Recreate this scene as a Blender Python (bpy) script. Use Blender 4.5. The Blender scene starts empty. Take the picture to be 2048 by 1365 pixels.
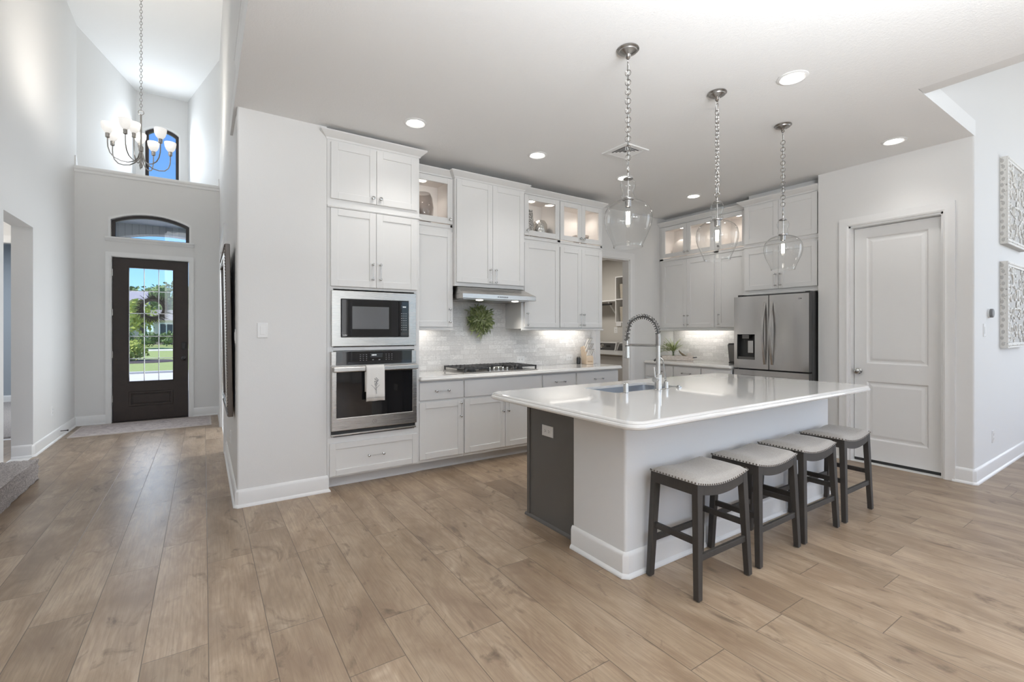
import bpy, bmesh, math, random
from mathutils import Vector, Matrix
R = math.radians
random.seed(7)
S = bpy.context.scene
C = S.collection
# ---------------------------------------------------------------- camera, sky, sun, exposure
cam_d = bpy.data.cameras.new('camera'); cam = bpy.data.objects.new('camera', cam_d); C.objects.link(cam)
cam.location = (0, 0, 1.34); cam.rotation_euler = (R(90), 0, R(-33.571))
cam_d.sensor_width = 36; cam_d.lens = 928.5 / 2048 * 36; cam_d.shift_y = -19.3 / 2048
cam_d.clip_start = .05; cam_d.clip_end = 400
S.camera = cam
S.view_settings.view_transform = 'Standard'; S.view_settings.look = 'None'
S.view_settings.exposure = 0.12; S.view_settings.gamma = 1; S.view_settings.use_curve_mapping = False
S.cycles.use_denoising = True
S.cycles.max_bounces = 12; S.cycles.diffuse_bounces = 6; S.cycles.glossy_bounces = 5
S.cycles.transmission_bounces = 8; S.cycles.transparent_max_bounces = 24
S.cycles.caustics_reflective = False; S.cycles.caustics_refractive = False
S.cycles.sample_clamp_indirect = 4; S.cycles.blur_glossy = .5

W = bpy.data.worlds.new('sky'); S.world = W; W.use_nodes = True
nt = W.node_tree; nt.nodes.clear()
sky = nt.nodes.new('ShaderNodeTexSky'); sky.sky_type = 'NISHITA'; sky.sun_disc = False
sky.sun_elevation = R(55); sky.sun_rotation = R(-90); sky.air_density = 1.0; sky.dust_density = .2; sky.ozone_density = 3.0
bg = nt.nodes.new('ShaderNodeBackground'); bg.inputs[1].default_value = .21
wo = nt.nodes.new('ShaderNodeOutputWorld')
tint = nt.nodes.new('ShaderNodeMix'); tint.data_type = 'RGBA'; tint.blend_type = 'MULTIPLY'; tint.inputs[0].default_value = 1; tint.inputs[7].default_value = (.50, .74, 1.06, 1)
nt.links.new(sky.outputs[0], tint.inputs[6]); nt.links.new(tint.outputs[2], bg.inputs[0]); nt.links.new(bg.outputs[0], wo.inputs[0])

def lamp(name, kind, loc, power, color=(1, 1, 1), rot=(0, 0, 0), size=.1, size_y=None, spread=None, spot=None):
    d = bpy.data.lights.new(name, kind); d.energy = power; d.color = color
    if kind == 'AREA':
        d.size = size
        if size_y: d.shape = 'RECTANGLE'; d.size_y = size_y
        if spread: d.spread = R(spread)
    elif kind in ('POINT', 'SPOT'):
        d.shadow_soft_size = size
        if spot: d.spot_size = R(spot); d.spot_blend = 1.0
    o = bpy.data.objects.new(name, d); C.objects.link(o); o.location = loc; o.rotation_euler = rot
    return o
sun = lamp('sun', 'SUN', (0, 0, 20), 5.0, (1, .96, .9)); sun.data.angle = R(1)
sun.rotation_euler = Vector((.5, .12, -1)).to_track_quat('-Z', 'Y').to_euler()
# daylight through the tall windows of the great room behind the camera (they face +Y)
DAY = (.94, .97, 1.0)
lamp('window_daylight', 'AREA', (2.0, -4.36, 1.5), 34, (.98, .985, 1), (R(90), 0, 0), 2.2, 2.1)
lamp('window_daylight', 'AREA', (5.5, -4.36, 2.3), 12, DAY, (R(90), 0, 0), 1.8, 3.7)
lamp('window_daylight', 'AREA', (7.8, -4.36, 2.3), 24, DAY, (R(90), 0, 0), 1.8, 3.7)
lamp('window_daylight', 'AREA', (9.36, -1.8, 2.3), 118, DAY, (R(90), 0, R(90)), 3.0, 3.4)
lamp('window_daylight', 'AREA', (-.6, -4.36, 3.4), 54, DAY, (R(90), 0, 0), 1.3, 3.6)
# added fill lamps, aimed up at the ceilings from behind the camera
lamp('ceiling_fill', 'AREA', (1.1, -.7, 1.9), 300, (.93, .965, 1), (R(180), 0, 0), 1.6, 1.2)
lamp('entry_ceiling_fill', 'AREA', (-.7, -.9, 2.2), 25, (.95, .975, 1), (R(180), 0, 0), 1.2, 1.2)
# daylight in at the arched window above the entry and at the front door
lamp('window_daylight', 'AREA', (-.65, 10.70, 4.66), 17, (.85, .93, 1.0), (R(-90), 0, 0), .56, .8)
lamp('window_daylight', 'AREA', (-.66, 9.0, 1.45), 12, (.85, .93, 1.0), (R(-90), 0, 0), .5, 1.6)

# ---------------------------------------------------------------- mesh helpers
class B:
    def __init__(s): s.bm = bmesh.new(); s.mi = 0
    def face(s, vs):
        try:
            f = s.bm.faces.new(vs); f.material_index = s.mi; return f
        except ValueError: return None
    def v(s, *p): return s.bm.verts.new(p if len(p) == 3 else p[0])
    def box(s, x0, x1, y0, y1, z0, z1):
        V = [s.v(x, y, z) for x in (x0, x1) for y in (y0, y1) for z in (z0, z1)]
        for q in ((0, 1, 3, 2), (4, 6, 7, 5), (0, 4, 5, 1), (2, 3, 7, 6), (0, 2, 6, 4), (1, 5, 7, 3)): s.face([V[i] for i in q])
        return s
    def hexa(s, p):                     # 8 corners: bottom loop then top loop
        V = [s.v(q) for q in p]
        for q in ((3, 2, 1, 0), (4, 5, 6, 7), (0, 1, 5, 4), (1, 2, 6, 5), (2, 3, 7, 6), (3, 0, 4, 7)): s.face([V[i] for i in q])
        return s
    def rings(s, rs, closed=False, caps=True):
        n = len(rs[0]); L = [[s.v(p) for p in r] for r in rs]
        m = len(L)
        for i in range(m if closed else m - 1):
            a, b = L[i], L[(i + 1) % m]
            for k in range(n): s.face([a[k], a[(k + 1) % n], b[(k + 1) % n], b[k]])
        if caps and not closed: s.face(L[0][::-1]); s.face(L[-1])
        return s
    def cyl(s, p0, p1, r0, r1=None, seg=16):
        return s.tube([p0, p1], [r0, r0 if r1 is None else r1], seg)
    def tube(s, pts, r, seg=8, closed=False, caps=True):
        pts = [Vector(p) for p in pts]; n = len(pts); rs = r if isinstance(r, (list, tuple)) else [r] * n
        out = []; nrm = None
        for i, p in enumerate(pts):
            a = pts[i - 1] if (i or closed) else p; b = pts[(i + 1) % n] if (i < n - 1 or closed) else p
            t = (b - a); t = t.normalized() if t.length > 1e-9 else Vector((0, 0, 1))
            if nrm is None:
                nrm = t.orthogonal().normalized()
            else:
                nrm = nrm - t * nrm.dot(t); nrm = nrm.normalized() if nrm.length > 1e-6 else t.orthogonal().normalized()
            bn = t.cross(nrm)
            out.append([p + (nrm * math.cos(q) + bn * math.sin(q)) * rs[i] for q in [2 * math.pi * k / seg for k in range(seg)]])
        return s.rings(out, closed, caps)
    def lathe(s, prof, c=(0, 0, 0), seg=24, axis='z', caps=True):
        out = []
        for r, h in prof:
            ring = []
            for k in range(seg):
                q = 2 * math.pi * k / seg; a, b = r * math.cos(q), r * math.sin(q)
                ring.append({'z': (c[0] + a, c[1] + b, c[2] + h), 'y': (c[0] + a, c[1] + h, c[2] + b), 'x': (c[0] + h, c[1] + a, c[2] + b)}[axis])
            out.append(ring)
        return s.rings(out, False, caps)
    def ball(s, c, r, sub=2, sc=(1, 1, 1)):
        g = bmesh.ops.create_icosphere(s.bm, subdivisions=sub, radius=r)
        for v in g['verts']: v.co = Vector((v.co.x * sc[0] + c[0], v.co.y * sc[1] + c[1], v.co.z * sc[2] + c[2]))
        for f in {f for v in g['verts'] for f in v.link_faces}: f.material_index = s.mi
        return s
    def torus(s, c, R0, r, nrm=(0, 0, 1), seg=14, tseg=6, sx=1.0):
        n = Vector(nrm).normalized(); a = n.orthogonal().normalized()
        if abs(n.z) < .99: a = Vector((0, 0, 1)) - n * n.z; a.normalize()
        b = n.cross(a); c = Vector(c)
        return s.tube([c + (a * math.cos(q) * sx + b * math.sin(q)) * R0 for q in [2 * math.pi * k / seg for k in range(seg)]], r, tseg, closed=True)
    def sweep(s, path, prof, closed=False, mp=lambda a, b, h: (a, b, h)):
        n = len(path); P = [Vector((p[0], p[1])) for p in path]; rs = []
        for i in range(n):
            d1 = (P[i] - P[i - 1]) if (i or closed) else None
            d2 = (P[(i + 1) % n] - P[i]) if (i < n - 1 or closed) else None
            ns = [Vector((d.y, -d.x)).normalized() for d in (d1, d2) if d is not None and d.length > 1e-9]
            m = ns[0] if len(ns) == 1 else (ns[0] + ns[1]) / (1 + ns[0].dot(ns[1]))
            rs.append([mp(P[i].x + m.x * o, P[i].y + m.y * o, h) for o, h in prof])
        return s.rings(rs, closed, True)
    def slab(s, outer, holes, t, mp=lambda a, b, h: (a, b, h), h0=0.0):
        bm = bmesh.new(); es = []
        for lp in [outer] + list(holes):
            vs = [bm.verts.new((p[0], p[1], 0)) for p in lp]
            es += [bm.edges.new((vs[i], vs[(i + 1) % len(vs)])) for i in range(len(vs))]
        bmesh.ops.triangle_fill(bm, use_beauty=True, use_dissolve=False, edges=es, normal=(0, 0, 1))
        bm.verts.index_update(); tris = [[(v.co.x, v.co.y) for v in f.verts] for f in bm.faces]
        for tr in tris:
            for h in (h0, h0 + t):
                s.face([s.v(mp(a, b, h)) for a, b in (tr if h == h0 else tr[::-1])])
        for lp in [outer] + list(holes):
            k = len(lp)
            for i in range(k):
                a, b = lp[i], lp[(i + 1) % k]
                s.face([s.v(mp(a[0], a[1], h0)), s.v(mp(b[0], b[1], h0)), s.v(mp(b[0], b[1], h0 + t)), s.v(mp(a[0], a[1], h0 + t))])
        bm.free(); bmesh.ops.remove_doubles(s.bm, verts=s.bm.verts, dist=1e-5)
        return s
    def leaf(s, base, d, up, L, w, curl=.15):
        base = Vector(base); d = Vector(d).normalized(); sd = d.cross(Vector(up))
        sd = sd.normalized() if sd.length > 1e-4 else d.orthogonal().normalized(); n = sd.cross(d)
        p = [base, base + d * L * .45 + sd * w * .5 + n * L * curl * .6, base + d * L + n * L * curl * .2, base + d * L * .45 - sd * w * .5 + n * L * curl * .6]
        s.face([s.v(q) for q in p]); return s
    def obj(s, name, mats, parent=None, bevel=0, smooth=False, seg=2, ang=35, recalc=True, loc=None, rot=None):
        if recalc: bmesh.ops.recalc_face_normals(s.bm, faces=s.bm.faces)
        me = bpy.data.meshes.new(name); s.bm.to_mesh(me); s.bm.free()
        for m in (mats if isinstance(mats, (list, tuple)) else [mats]): me.materials.append(m)
        if smooth: me.shade_smooth(); me.set_sharp_from_angle(angle=R(ang))
        o = bpy.data.objects.new(name, me); C.objects.link(o)
        if parent: o.parent = parent
        if loc: o.location = loc
        if rot: o.rotation_euler = rot
        if bevel:
            b = o.modifiers.new('bevel', 'BEVEL'); b.width = bevel; b.segments = seg; b.limit_method = 'ANGLE'; b.angle_limit = R(40)
            b.harden_normals = False
        return o
def tag(o, label, cat, group=None, kind=None):
    o['label'] = label; o['category'] = cat
    if group: o['group'] = group
    if kind: o['kind'] = kind
    return o
def thing(name, label, cat, loc=(0, 0, 0), rz=0, group=None):
    o = bpy.data.objects.new(name, None); C.objects.link(o); o.empty_display_size = .1
    o.location = loc; o.rotation_euler = (0, 0, rz)
    return tag(o, label, cat, group)
def struct(b, name, m, label, cat, **k): return tag(b.obj(name, m, **k), label, cat, kind='structure')
def copy_tree(o, parent=None):
    c = o.copy(); C.objects.link(c); c.parent = parent
    for ch in [x for x in bpy.data.objects if x.parent == o]: copy_tree(ch, c)
    return c
def rect(a0, a1, b0, b1): return [(a0, b0), (a1, b0), (a1, b1), (a0, b1)]
def arch(a0, a1, b0, bs, bp, n=14):
    w = (a1 - a0) / 2; hgt = bp - bs; rad = (w * w + hgt * hgt) / (2 * hgt); cx, cz = (a0 + a1) / 2, bp - rad
    t = math.asin(min(1, w / rad)); out = [(a0, b0), (a1, b0)]
    return out + [(cx + rad * math.sin(t - 2 * t * k / n), cz + rad * math.cos(t - 2 * t * k / n)) for k in range(n + 1)]
def rrect(x0, x1, y0, y1, r, n=8):
    o = []
    for cx, cy, a in ((x1 - r, y0 + r, -90), (x1 - r, y1 - r, 0), (x0 + r, y1 - r, 90), (x0 + r, y0 + r, 180)):
        o += [(cx + r * math.cos(R(a + 90 * k / n)), cy + r * math.sin(R(a + 90 * k / n))) for k in range(n + 1)]
    return o
# planes: front face of a wall seen from the room, h grows INTO the wall
def MY(y): return lambda a, b, h: (a, y + h, b)          # wall facing -Y
def MX(x): return lambda a, b, h: (x + h, a, b)          # wall facing -X
def MXL(x): return lambda a, b, h: (x - h, a, b)         # wall facing +X
def MYB(y): return lambda a, b, h: (a, y - h, b)         # wall facing +Y

# ---------------------------------------------------------------- materials
class N:
    def __init__(s, name):
        s.m = bpy.data.materials.new(name); s.m.use_nodes = True; s.t = s.m.node_tree
        s.p = s.t.nodes['Principled BSDF']; s.out = s.t.nodes['Material Output']
    def n(s, typ, **k):
        x = s.t.nodes.new(typ)
        for a, v in k.items(): setattr(x, a, v)
        return x
    def l(s, a, b): s.t.links.new(a, b); return s
    def math(s, op, a, b=None, c=None):
        x = s.n('ShaderNodeMath', operation=op)
        for i, q in enumerate((a, b, c)):
            if q is None: continue
            if isinstance(q, (int, float)): x.inputs[i].default_value = q
            else: s.l(q, x.inputs[i])
        return x.outputs[0]
    def mix(s, f, a, b, typ='MIX'):
        x = s.n('ShaderNodeMix', data_type='RGBA', blend_type=typ)
        for i, q in ((0, f), (6, a), (7, b)):
            if isinstance(q, (int, float)): x.inputs[i].default_value = q
            elif isinstance(q, tuple): x.inputs[i].default_value = (*q[:3], 1)
            else: s.l(q, x.inputs[i])
        return x.outputs[2]
    def ramp(s, f, stops):
        x = s.n('ShaderNodeValToRGB'); e = x.color_ramp.elements
        while len(e) < len(stops): e.new(.5)
        for i, (p, c) in enumerate(stops):
            e[i].position = p; e[i].color = (*c, 1) if isinstance(c, tuple) else (c, c, c, 1)
        s.l(f, x.inputs[0]); return x.outputs[0]
    def coord(s, what='Object', scale=None):
        o = s.n('ShaderNodeTexCoord').outputs[what]
        if scale:
            m = s.n('ShaderNodeMapping'); m.inputs['Scale'].default_value = scale; s.l(o, m.inputs[0]); o = m.outputs[0]
        return o
    def noise(s, vec, scale, detail=3, rough=.55, dist=0):
        x = s.n('ShaderNodeTexNoise'); x.inputs['Scale'].default_value = scale; x.inputs['Detail'].default_value = detail
        x.inputs['Roughness'].default_value = rough; x.inputs['Distortion'].default_value = dist
        s.l(vec, x.inputs['Vector']); return x.outputs['Fac']
    def bump(s, h, strength, dist=.01):
        b = s.n('ShaderNodeBump'); b.inputs['Strength'].default_value = strength; b.inputs['Distance'].default_value = dist
        s.l(h, b.inputs['Height']); s.l(b.outputs[0], s.p.inputs['Normal']); return s
    def set(s, color=None, rough=None, metal=None, **k):
        i = s.p.inputs
        if color is not None:
            if isinstance(color, tuple): i['Base Color'].default_value = (*color, 1)
            else: s.l(color, i['Base Color'])
        if rough is not None:
            if isinstance(rough, (int, float)): i['Roughness'].default_value = rough
            else: s.l(rough, i['Roughness'])
        if metal is not None: i['Metallic'].default_value = metal
        for a, v in k.items(): i[a.replace('_', ' ')].default_value = v
        return s
def plain(name, color, rough=.5, metal=0, vary=.04, vs=8, bump=0, bs=200, **k):
    m = N(name); co = m.coord()
    f = m.noise(co, vs, 3)
    c = m.mix(f, tuple(q * (1 - vary) for q in color), tuple(min(1, q * (1 + vary)) for q in color))
    m.set(c, rough, metal, **k)
    if bump: m.bump(m.noise(co, bs, 2), bump, .004)
    return m.m
def emit(name, color, strength):
    m = N(name); m.set((0.8, 0.8, 0.8), .4); m.p.inputs['Emission Color'].default_value = (*color, 1); m.p.inputs['Emission Strength'].default_value = strength
    return m.m
def glass(name, tint=(1, 1, 1), refl=1.0, rough=0.0, edge=None):
    m = N(name); t = m.t; t.nodes.remove(m.p)
    lw = m.n('ShaderNodeLayerWeight'); lw.inputs[0].default_value = .5
    fr = m.n('ShaderNodeMath', operation='MULTIPLY_ADD'); m.l(m.math('POWER', lw.outputs['Facing'], 5.0), fr.inputs[0]); fr.inputs[1].default_value = .85; fr.inputs[2].default_value = .04
    tr = m.n('ShaderNodeBsdfTransparent'); tr.inputs[0].default_value = (*tint, 1)
    if edge: m.l(m.ramp(lw.outputs['Facing'], [(.0, tint), (.72, tuple(q * .97 for q in tint)), (.93, tuple(q * (edge + 1) / 2 for q in tint)), (1, tuple(q * edge for q in tint))]), tr.inputs[0])
    gl = m.n('ShaderNodeBsdfGlossy'); gl.inputs['Roughness'].default_value = rough
    mx = m.n('ShaderNodeMixShader'); m.l(m.math('MULTIPLY', fr.outputs[0], refl), mx.inputs[0])
    m.l(tr.outputs[0], mx.inputs[1]); m.l(gl.outputs[0], mx.inputs[2]); m.l(mx.outputs[0], m.out.inputs[0])
    return m.m
def wallpaint(name, color, bump=.12, scale=180, rough=.7):
    m = N(name); co = m.coord()
    m.set(m.mix(m.noise(co, 1.2, 2), tuple(q * .985 for q in color), color), rough)
    m.bump(m.math('ADD', m.noise(co, scale, 3, .6), m.math('MULTIPLY', m.noise(co, scale * .35, 2), .6)), bump, .004)
    return m.m
def stainless(name, color=(.49, .47, .445), rough=.28, along='x'):
    m = N(name); sc = {'x': (1.5, 160, 160), 'z': (160, 160, 1.5), 'y': (160, 1.5, 160)}[along]
    f = m.noise(m.coord('Object', sc), 3, 3)
    m.set(m.mix(f, tuple(q * .93 for q in color), tuple(q * 1.05 for q in color)), m.math('ADD', m.math('MULTIPLY', f, .12), rough - .06), 1.0)
    m.bump(f, .03, .001); return m.m
def floor_mat():
    m = N('oak_plank_flooring'); uv = m.n('ShaderNodeUVMap').outputs[0]
    at = m.n('ShaderNodeAttribute', attribute_name='plank'); rnd = at.outputs['Fac']
    ln = m.n('ShaderNodeAttribute', attribute_name='length').outputs['Fac']
    sp = m.n('ShaderNodeSeparateXYZ'); m.l(uv, sp.inputs[0]); u, v = sp.outputs[0], sp.outputs[1]
    def vec(su, sv, k):
        c = m.n('ShaderNodeCombineXYZ'); m.l(m.math('ADD', m.math('MULTIPLY', u, su), m.math('MULTIPLY', rnd, 37.0 * k)), c.inputs[0])
        m.l(m.math('MULTIPLY', v, sv), c.inputs[1]); m.l(m.math('MULTIPLY', rnd, 91.0 * k), c.inputs[2]); return c.outputs[0]
    warp = m.noise(vec(3.2, 1.3, 1), 1.0, 2)
    soft = m.noise(vec(5.0, 1.5, 1), 1.25, 6, .62, .7)
    fine = m.noise(vec(120, 5.0, 2), 1.0, 4, .6, .3)
    # cathedral figure: bands across the board bent by a slow warp
    band = m.math('ADD', m.math('MULTIPLY', u, 16.0), m.math('ADD', m.math('MULTIPLY', warp, 34.0), m.math('MULTIPLY', v, .8)))
    fig = m.math('MULTIPLY_ADD', m.math('SINE', m.math('MULTIPLY', band, 3.1)), .5, .5)
    figm = m.ramp(m.noise(vec(4.0, 1.0, 4), 1.0, 2), [(.42, 0.0), (.62, 1.0)])
    blot = m.noise(vec(7.5, 3.4, 3), 1.0, 5, .62, 1.3)
    knot = m.ramp(blot, [(.575, 0.0), (.72, 1.0)])
    patch = m.ramp(m.noise(vec(3.0, 1.6, 5), 1.0, 3, .5, .4), [(.50, 0.0), (.74, 1.0)])
    c = m.ramp(soft, [(.30, (.235, .166, .108)), (.5, (.345, .258, .178)), (.70, (.440, .346, .253))])
    c = m.mix(m.math('MULTIPLY', m.math('MULTIPLY', fig, figm), .40), c, (.205, .138, .092))
    c = m.mix(m.ramp(fine, [(.30, .50), (.60, 0.0)]), c, (.165, .113, .076))
    c = m.mix(m.math('MULTIPLY', patch, .62), c, (.170, .113, .073))
    c = m.mix(m.math('MULTIPLY', knot, .80), c, (.090, .058, .038))
    streak = soft
    tint = m.ramp(rnd, [(0, (.84, .82, .80)), (.5, (1, 1, 1)), (1, (1.15, 1.15, 1.16))])
    c = m.mix(1.0, c, tint, 'MULTIPLY')
    e = m.math('MINIMUM', m.math('MINIMUM', u, m.math('SUBTRACT', .2265, u)), m.math('MINIMUM', v, m.math('SUBTRACT', ln, v)))
    seam = m.ramp(m.math('MULTIPLY', e, 200), [(.16, 1.0), (.46, 0.0)])
    c = m.mix(m.math('MULTIPLY', seam, .82), c, (.06, .042, .03))
    m.set(c, m.math('ADD', m.math('MULTIPLY', fine, .12), .30), 0)
    h = m.math('SUBTRACT', m.math('MULTIPLY', m.math('ADD', fine, streak), .35), m.math('MULTIPLY', seam, 1.2))
    m.bump(h, .22, .004); return m.m
def tile_mat():
    m = N('marble_mosaic_tile'); co = m.coord('UV')
    br = m.n('ShaderNodeTexBrick'); m.l(co, br.inputs['Vector']); br.offset = .37; br.offset_frequency = 2; br.squash = .72; br.squash_frequency = 3
    for k, v in (('Scale', 1), ('Mortar Size', .0017), ('Mortar Smooth', .2), ('Bias', -.1), ('Brick Width', .165), ('Row Height', .0515)): br.inputs[k].default_value = v
    br.inputs['Color1'].default_value = (.86, .855, .84, 1); br.inputs['Color2'].default_value = (.56, .55, .535, 1); br.inputs['Mortar'].default_value = (.47, .46, .44, 1)
    v1 = m.noise(m.coord('UV', (9, 15, 1)), 1.6, 6, .7, 1.6); v2 = m.noise(m.coord('UV', (3, 5, 1)), 2, 3)
    vein = m.ramp(v1, [(.42, 0.0), (.5, 1.0), (.57, 0.0)])
    c = m.mix(m.math('MULTIPLY', vein, v2), br.outputs[0], (.36, .355, .35))
    c = m.mix(.30, c, m.mix(v2, (.66, .645, .62), (.86, .855, .84)))
    m.set(c, .36); m.bump(br.outputs['Fac'], -.35, .002); return m.m
def fabric(name, c1, c2, sc=650):
    m = N(name); co = m.coord()
    w = m.math('ADD', m.noise(m.coord('Object', (sc, sc * .12, sc)), 1, 2), m.noise(m.coord('Object', (sc * .12, sc, sc)), 1, 2))
    f = m.math('MULTIPLY', w, .5)
    c = m.mix(m.ramp(f, [(.36, 0.0), (.64, 1.0)]), c1, c2); c = m.mix(m.math('MULTIPLY', m.noise(co, 22, 3), .25), c, c1)
    m.set(c, .9, 0, Sheen_Weight=.15); m.bump(f, .25, .001); return m.m
M = {}
M['wall'] = wallpaint('painted_drywall', (.75, .747, .738))
M['ceil'] = wallpaint('ceiling_paint', (.85, .853, .85), .35, 110, .8)
M['trim'] = plain('white_trim_paint', (.80, .80, .795), .32, vary=.01)
M['cab'] = plain('white_cabinet_paint', (.745, .743, .735), .34, vary=.012)
M['cabin'] = plain('cabinet_interior', (.86, .82, .79), .5, vary=.01)
M['floor'] = floor_mat()
M['tile'] = tile_mat()
M['quartz'] = plain('white_quartz', (.80, .79, .77), .07, vary=.025, vs=3, Coat_Weight=.4, Coat_Roughness=.03)
M['islewall'] = wallpaint('island_paint', (.76, .765, .77))
M['char'] = plain('charcoal_cabinet_paint', (.115, .11, .103), .42, vary=.05)
M['steel'] = stainless('brushed_steel'); M['steelv'] = stainless('brushed_steel_upright', (.56, .545, .53), .22, 'z')
M['chrome'] = plain('polished_chrome', (.55, .55, .54), .12, 1, vary=.01)
M['nickel'] = plain('brushed_nickel', (.36, .345, .33), .26, 1, vary=.06, vs=40)
M['darksteel'] = plain('dark_steel', (.17, .165, .16), .3, 1, vary=.05)
M['blackgl'] = plain('black_glass', (.008, .008, .009), .03, vary=.1)
M['black'] = plain('black_plastic', (.02, .02, .02), .4, vary=.1)
M['iron'] = plain('cast_iron', (.05, .05, .052), .5, vary=.15, vs=60)
M['glow'] = emit('lit_led_disc', (1, .97, .92), 14)
M['puck'] = emit('lit_puck_disc', (1, .93, .84), 9)
M['strip'] = emit('lit_led_strip', (1, .95, .88), 1.6)
M['bulb'] = emit('lit_filament', (1, .93, .82), 9)
M['shade'] = emit('lit_opal_glass', (1, .95, .88), .45)
M['acryl'] = glass('clear_acrylic', (.93, .93, .93), 1.2, edge=.7)
M['glass'] = glass('clear_glass', (.985, .99, .99), 1.0)
M['pane'] = glass('window_pane', (.97, .98, .98), .8)
M['smoke'] = glass('smoked_glass', (.74, .72, .71), 1.2)
M['pend'] = glass('pendant_glass', (.975, .977, .973), 1.1, edge=.42)
M['darkdoor'] = plain('dark_walnut_stain', (.026, .016, .012), .5, vary=.35, vs=14)
M['bronze'] = plain('dark_bronze_vinyl', (.028, .02, .018), .4, vary=.1)
M['stoolwood'] = None
def wood(name, c1, c2, axis='z', rough=.45):
    m = N(name); sc = {'z': (40, 40, 3), 'x': (3, 40, 40), 'y': (40, 3, 40)}[axis]
    f = m.noise(m.coord('Object', sc), 1.5, 4, .6, .6); m.set(m.mix(f, c1, c2), rough); m.bump(f, .08, .002); return m.m
M['stoolwood'] = wood('weathered_charcoal_wood', (.016, .0135, .0115), (.040, .034, .029), 'z', .58)
M['seat'] = fabric('woven_linen', (.27, .25, .228), (.43, .405, .375))
M['towel'] = fabric('white_linen_towel', (.74, .72, .68), (.82, .80, .77), 900)
M['thread'] = plain('grey_thread', (.14, .14, .145), .9)
M['mirrorframe'] = wood('carved_dark_frame', (.06, .045, .035), (.14, .11, .09), 'z', .35)
M['silver'] = plain('silver_leaf', (.75, .74, .72), .2, 1)
M['mirror'] = plain('mirror_glass', (.9, .9, .9), .01, 1, vary=0)
# ---------------------------------------------------------------- the room shell
XL, XR, XP, YW, YF = -1.52, .21, 5.60, 4.63, 8.86
ZK, ZF, ZG = 3.05, 5.73, 5.2
PW, PL, PX0 = .2265, 1.2135, .0165
def make_floor():
    known = {-3: 2.949, -2: 3.332, -1: 2.378, 0: 3.205, 2: 1.843, 3: 2.13, 4: 1.815, 5: 2.57, 6: 2.228, 9: 1.125, 11: .806, 12: 1.255, 13: .949, 15: 1.06}
    bm = bmesh.new(); uvl = bm.loops.layers.uv.new('UVMap'); pr = bm.faces.layers.float.new('plank'); pl = bm.faces.layers.float.new('length')
    rg = random.Random(3)
    def plank(x0, x1, y0, y1, ya, r):
        vs = [bm.verts.new(p) for p in ((x0, y0, 0), (x1, y0, 0), (x1, y1, 0), (x0, y1, 0))]
        f = bm.faces.new(vs); f[pr] = r; f[pl] = PL
        for lp in f.loops: lp[uvl].uv = (lp.vert.co.x - x0, lp.vert.co.y - ya)
    for k in range(-15, 41):
        x0 = PX0 + k * PW; off = known.get(k, rg.uniform(0, PL)); y0lim, y1lim = -4.5, (8.9 if x0 < 3.7 else 8.2)
        j = math.floor((y0lim - off) / PL)
        while off + j * PL < y1lim:
            a = off + j * PL; plank(x0, x0 + PW, max(a, y0lim), min(a + PL, y1lim), a, rg.random()); j += 1
    me = bpy.data.meshes.new('floor'); bm.to_mesh(me); bm.free(); me.materials.append(M['floor'])
    o = bpy.data.objects.new('floor', me); C.objects.link(o)
    tag(o, 'oak look plank floor running through kitchen and entry', 'floor', kind='structure')
make_floor()
struct(B().box(-5.6, 10, -5, 12.9, -.3, -.012), 'floor_slab', plain('concrete_slab', (.3, .3, .3), .9), 'concrete slab under the plank floor', 'floor')
# ceilings
struct(B().slab([(XR - .02, -4.5), (4.2, -4.5), (4.2, 1.1448), (5.64, 1.1448), (5.64, 1.16), (6.9, 1.16), (6.9, YW + .1), (XR - .02, YW + .1)], [], .14, h0=ZK), 'ceiling', M['ceil'], 'flat textured white ceiling over the kitchen', 'ceiling')
struct(B().box(-3.4, XR + .1, -4.6, 11.1, ZF, ZF + .12), 'ceiling_entry', M['ceil'], 'high white ceiling over the entry hall', 'ceiling')
struct(B().box(4.1, 9.6, -4.6, 1.3, ZG, ZG + .12), 'ceiling_great_room', M['ceil'], 'high white ceiling of the great room', 'ceiling')
# kitchen back wall with the laundry doorway, stub wall, side of the stub
LX0, LX1, LZ = 4.51, 5.10, 2.37
struct(B().slab(rect(.80, 6.9, 0, ZK + .1), [rect(LX0, LX1, -.0001 + .0002, LZ)], .12, MY(YW)), 'wall_back', M['wall'], 'painted wall behind the cooking run', 'wall')
XE0, XE1 = 6.08, 7.64
b = B()
b.slab(rect(4.4, YF, 0, ZF), [rect(XE0, XE1, .0002, 2.44)], .13, MX(XR))
q = [(XR, 4.4)] + [(XR + .016 - .016 * math.cos(R(k * 11.25)), 4.106 - .016 * math.sin(R(k * 11.25))) for k in range(9)] + [(.856, 4.09), (.856, 4.75), (.72, 4.75), (.72, 4.22), (XR + .13, 4.22), (XR + .13, 4.4)]
struct(B().slab(q, [], ZF - .002, h0=0.0), 'wall_stub', M['wall'], 'rounded end of the painted stub wall left of the ovens', 'wall', smooth=True, ang=30)
struct(b, 'wall_entry_right', M['wall'], 'painted wall on the right of the entry hall', 'wall')
struct(B().box(XR, XR + .13, -4.5, 4.1, ZK + .001, ZF), 'wall_overlook', M['wall'], 'tall painted wall above the kitchen ceiling edge', 'wall')
struct(B().box(5.90, 6.10, 3.24, YW, 2.905, ZK), 'wall_soffit', M['wall'], 'strip of wall set back above the far corner cabinets', 'wall')
struct(B().box(5.75, 6.10, 2.381, 3.24, 2.897, ZK), 'wall_soffit_refrigerator', M['wall'], 'strip of wall set back above the refrigerator cabinet', 'wall')
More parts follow.
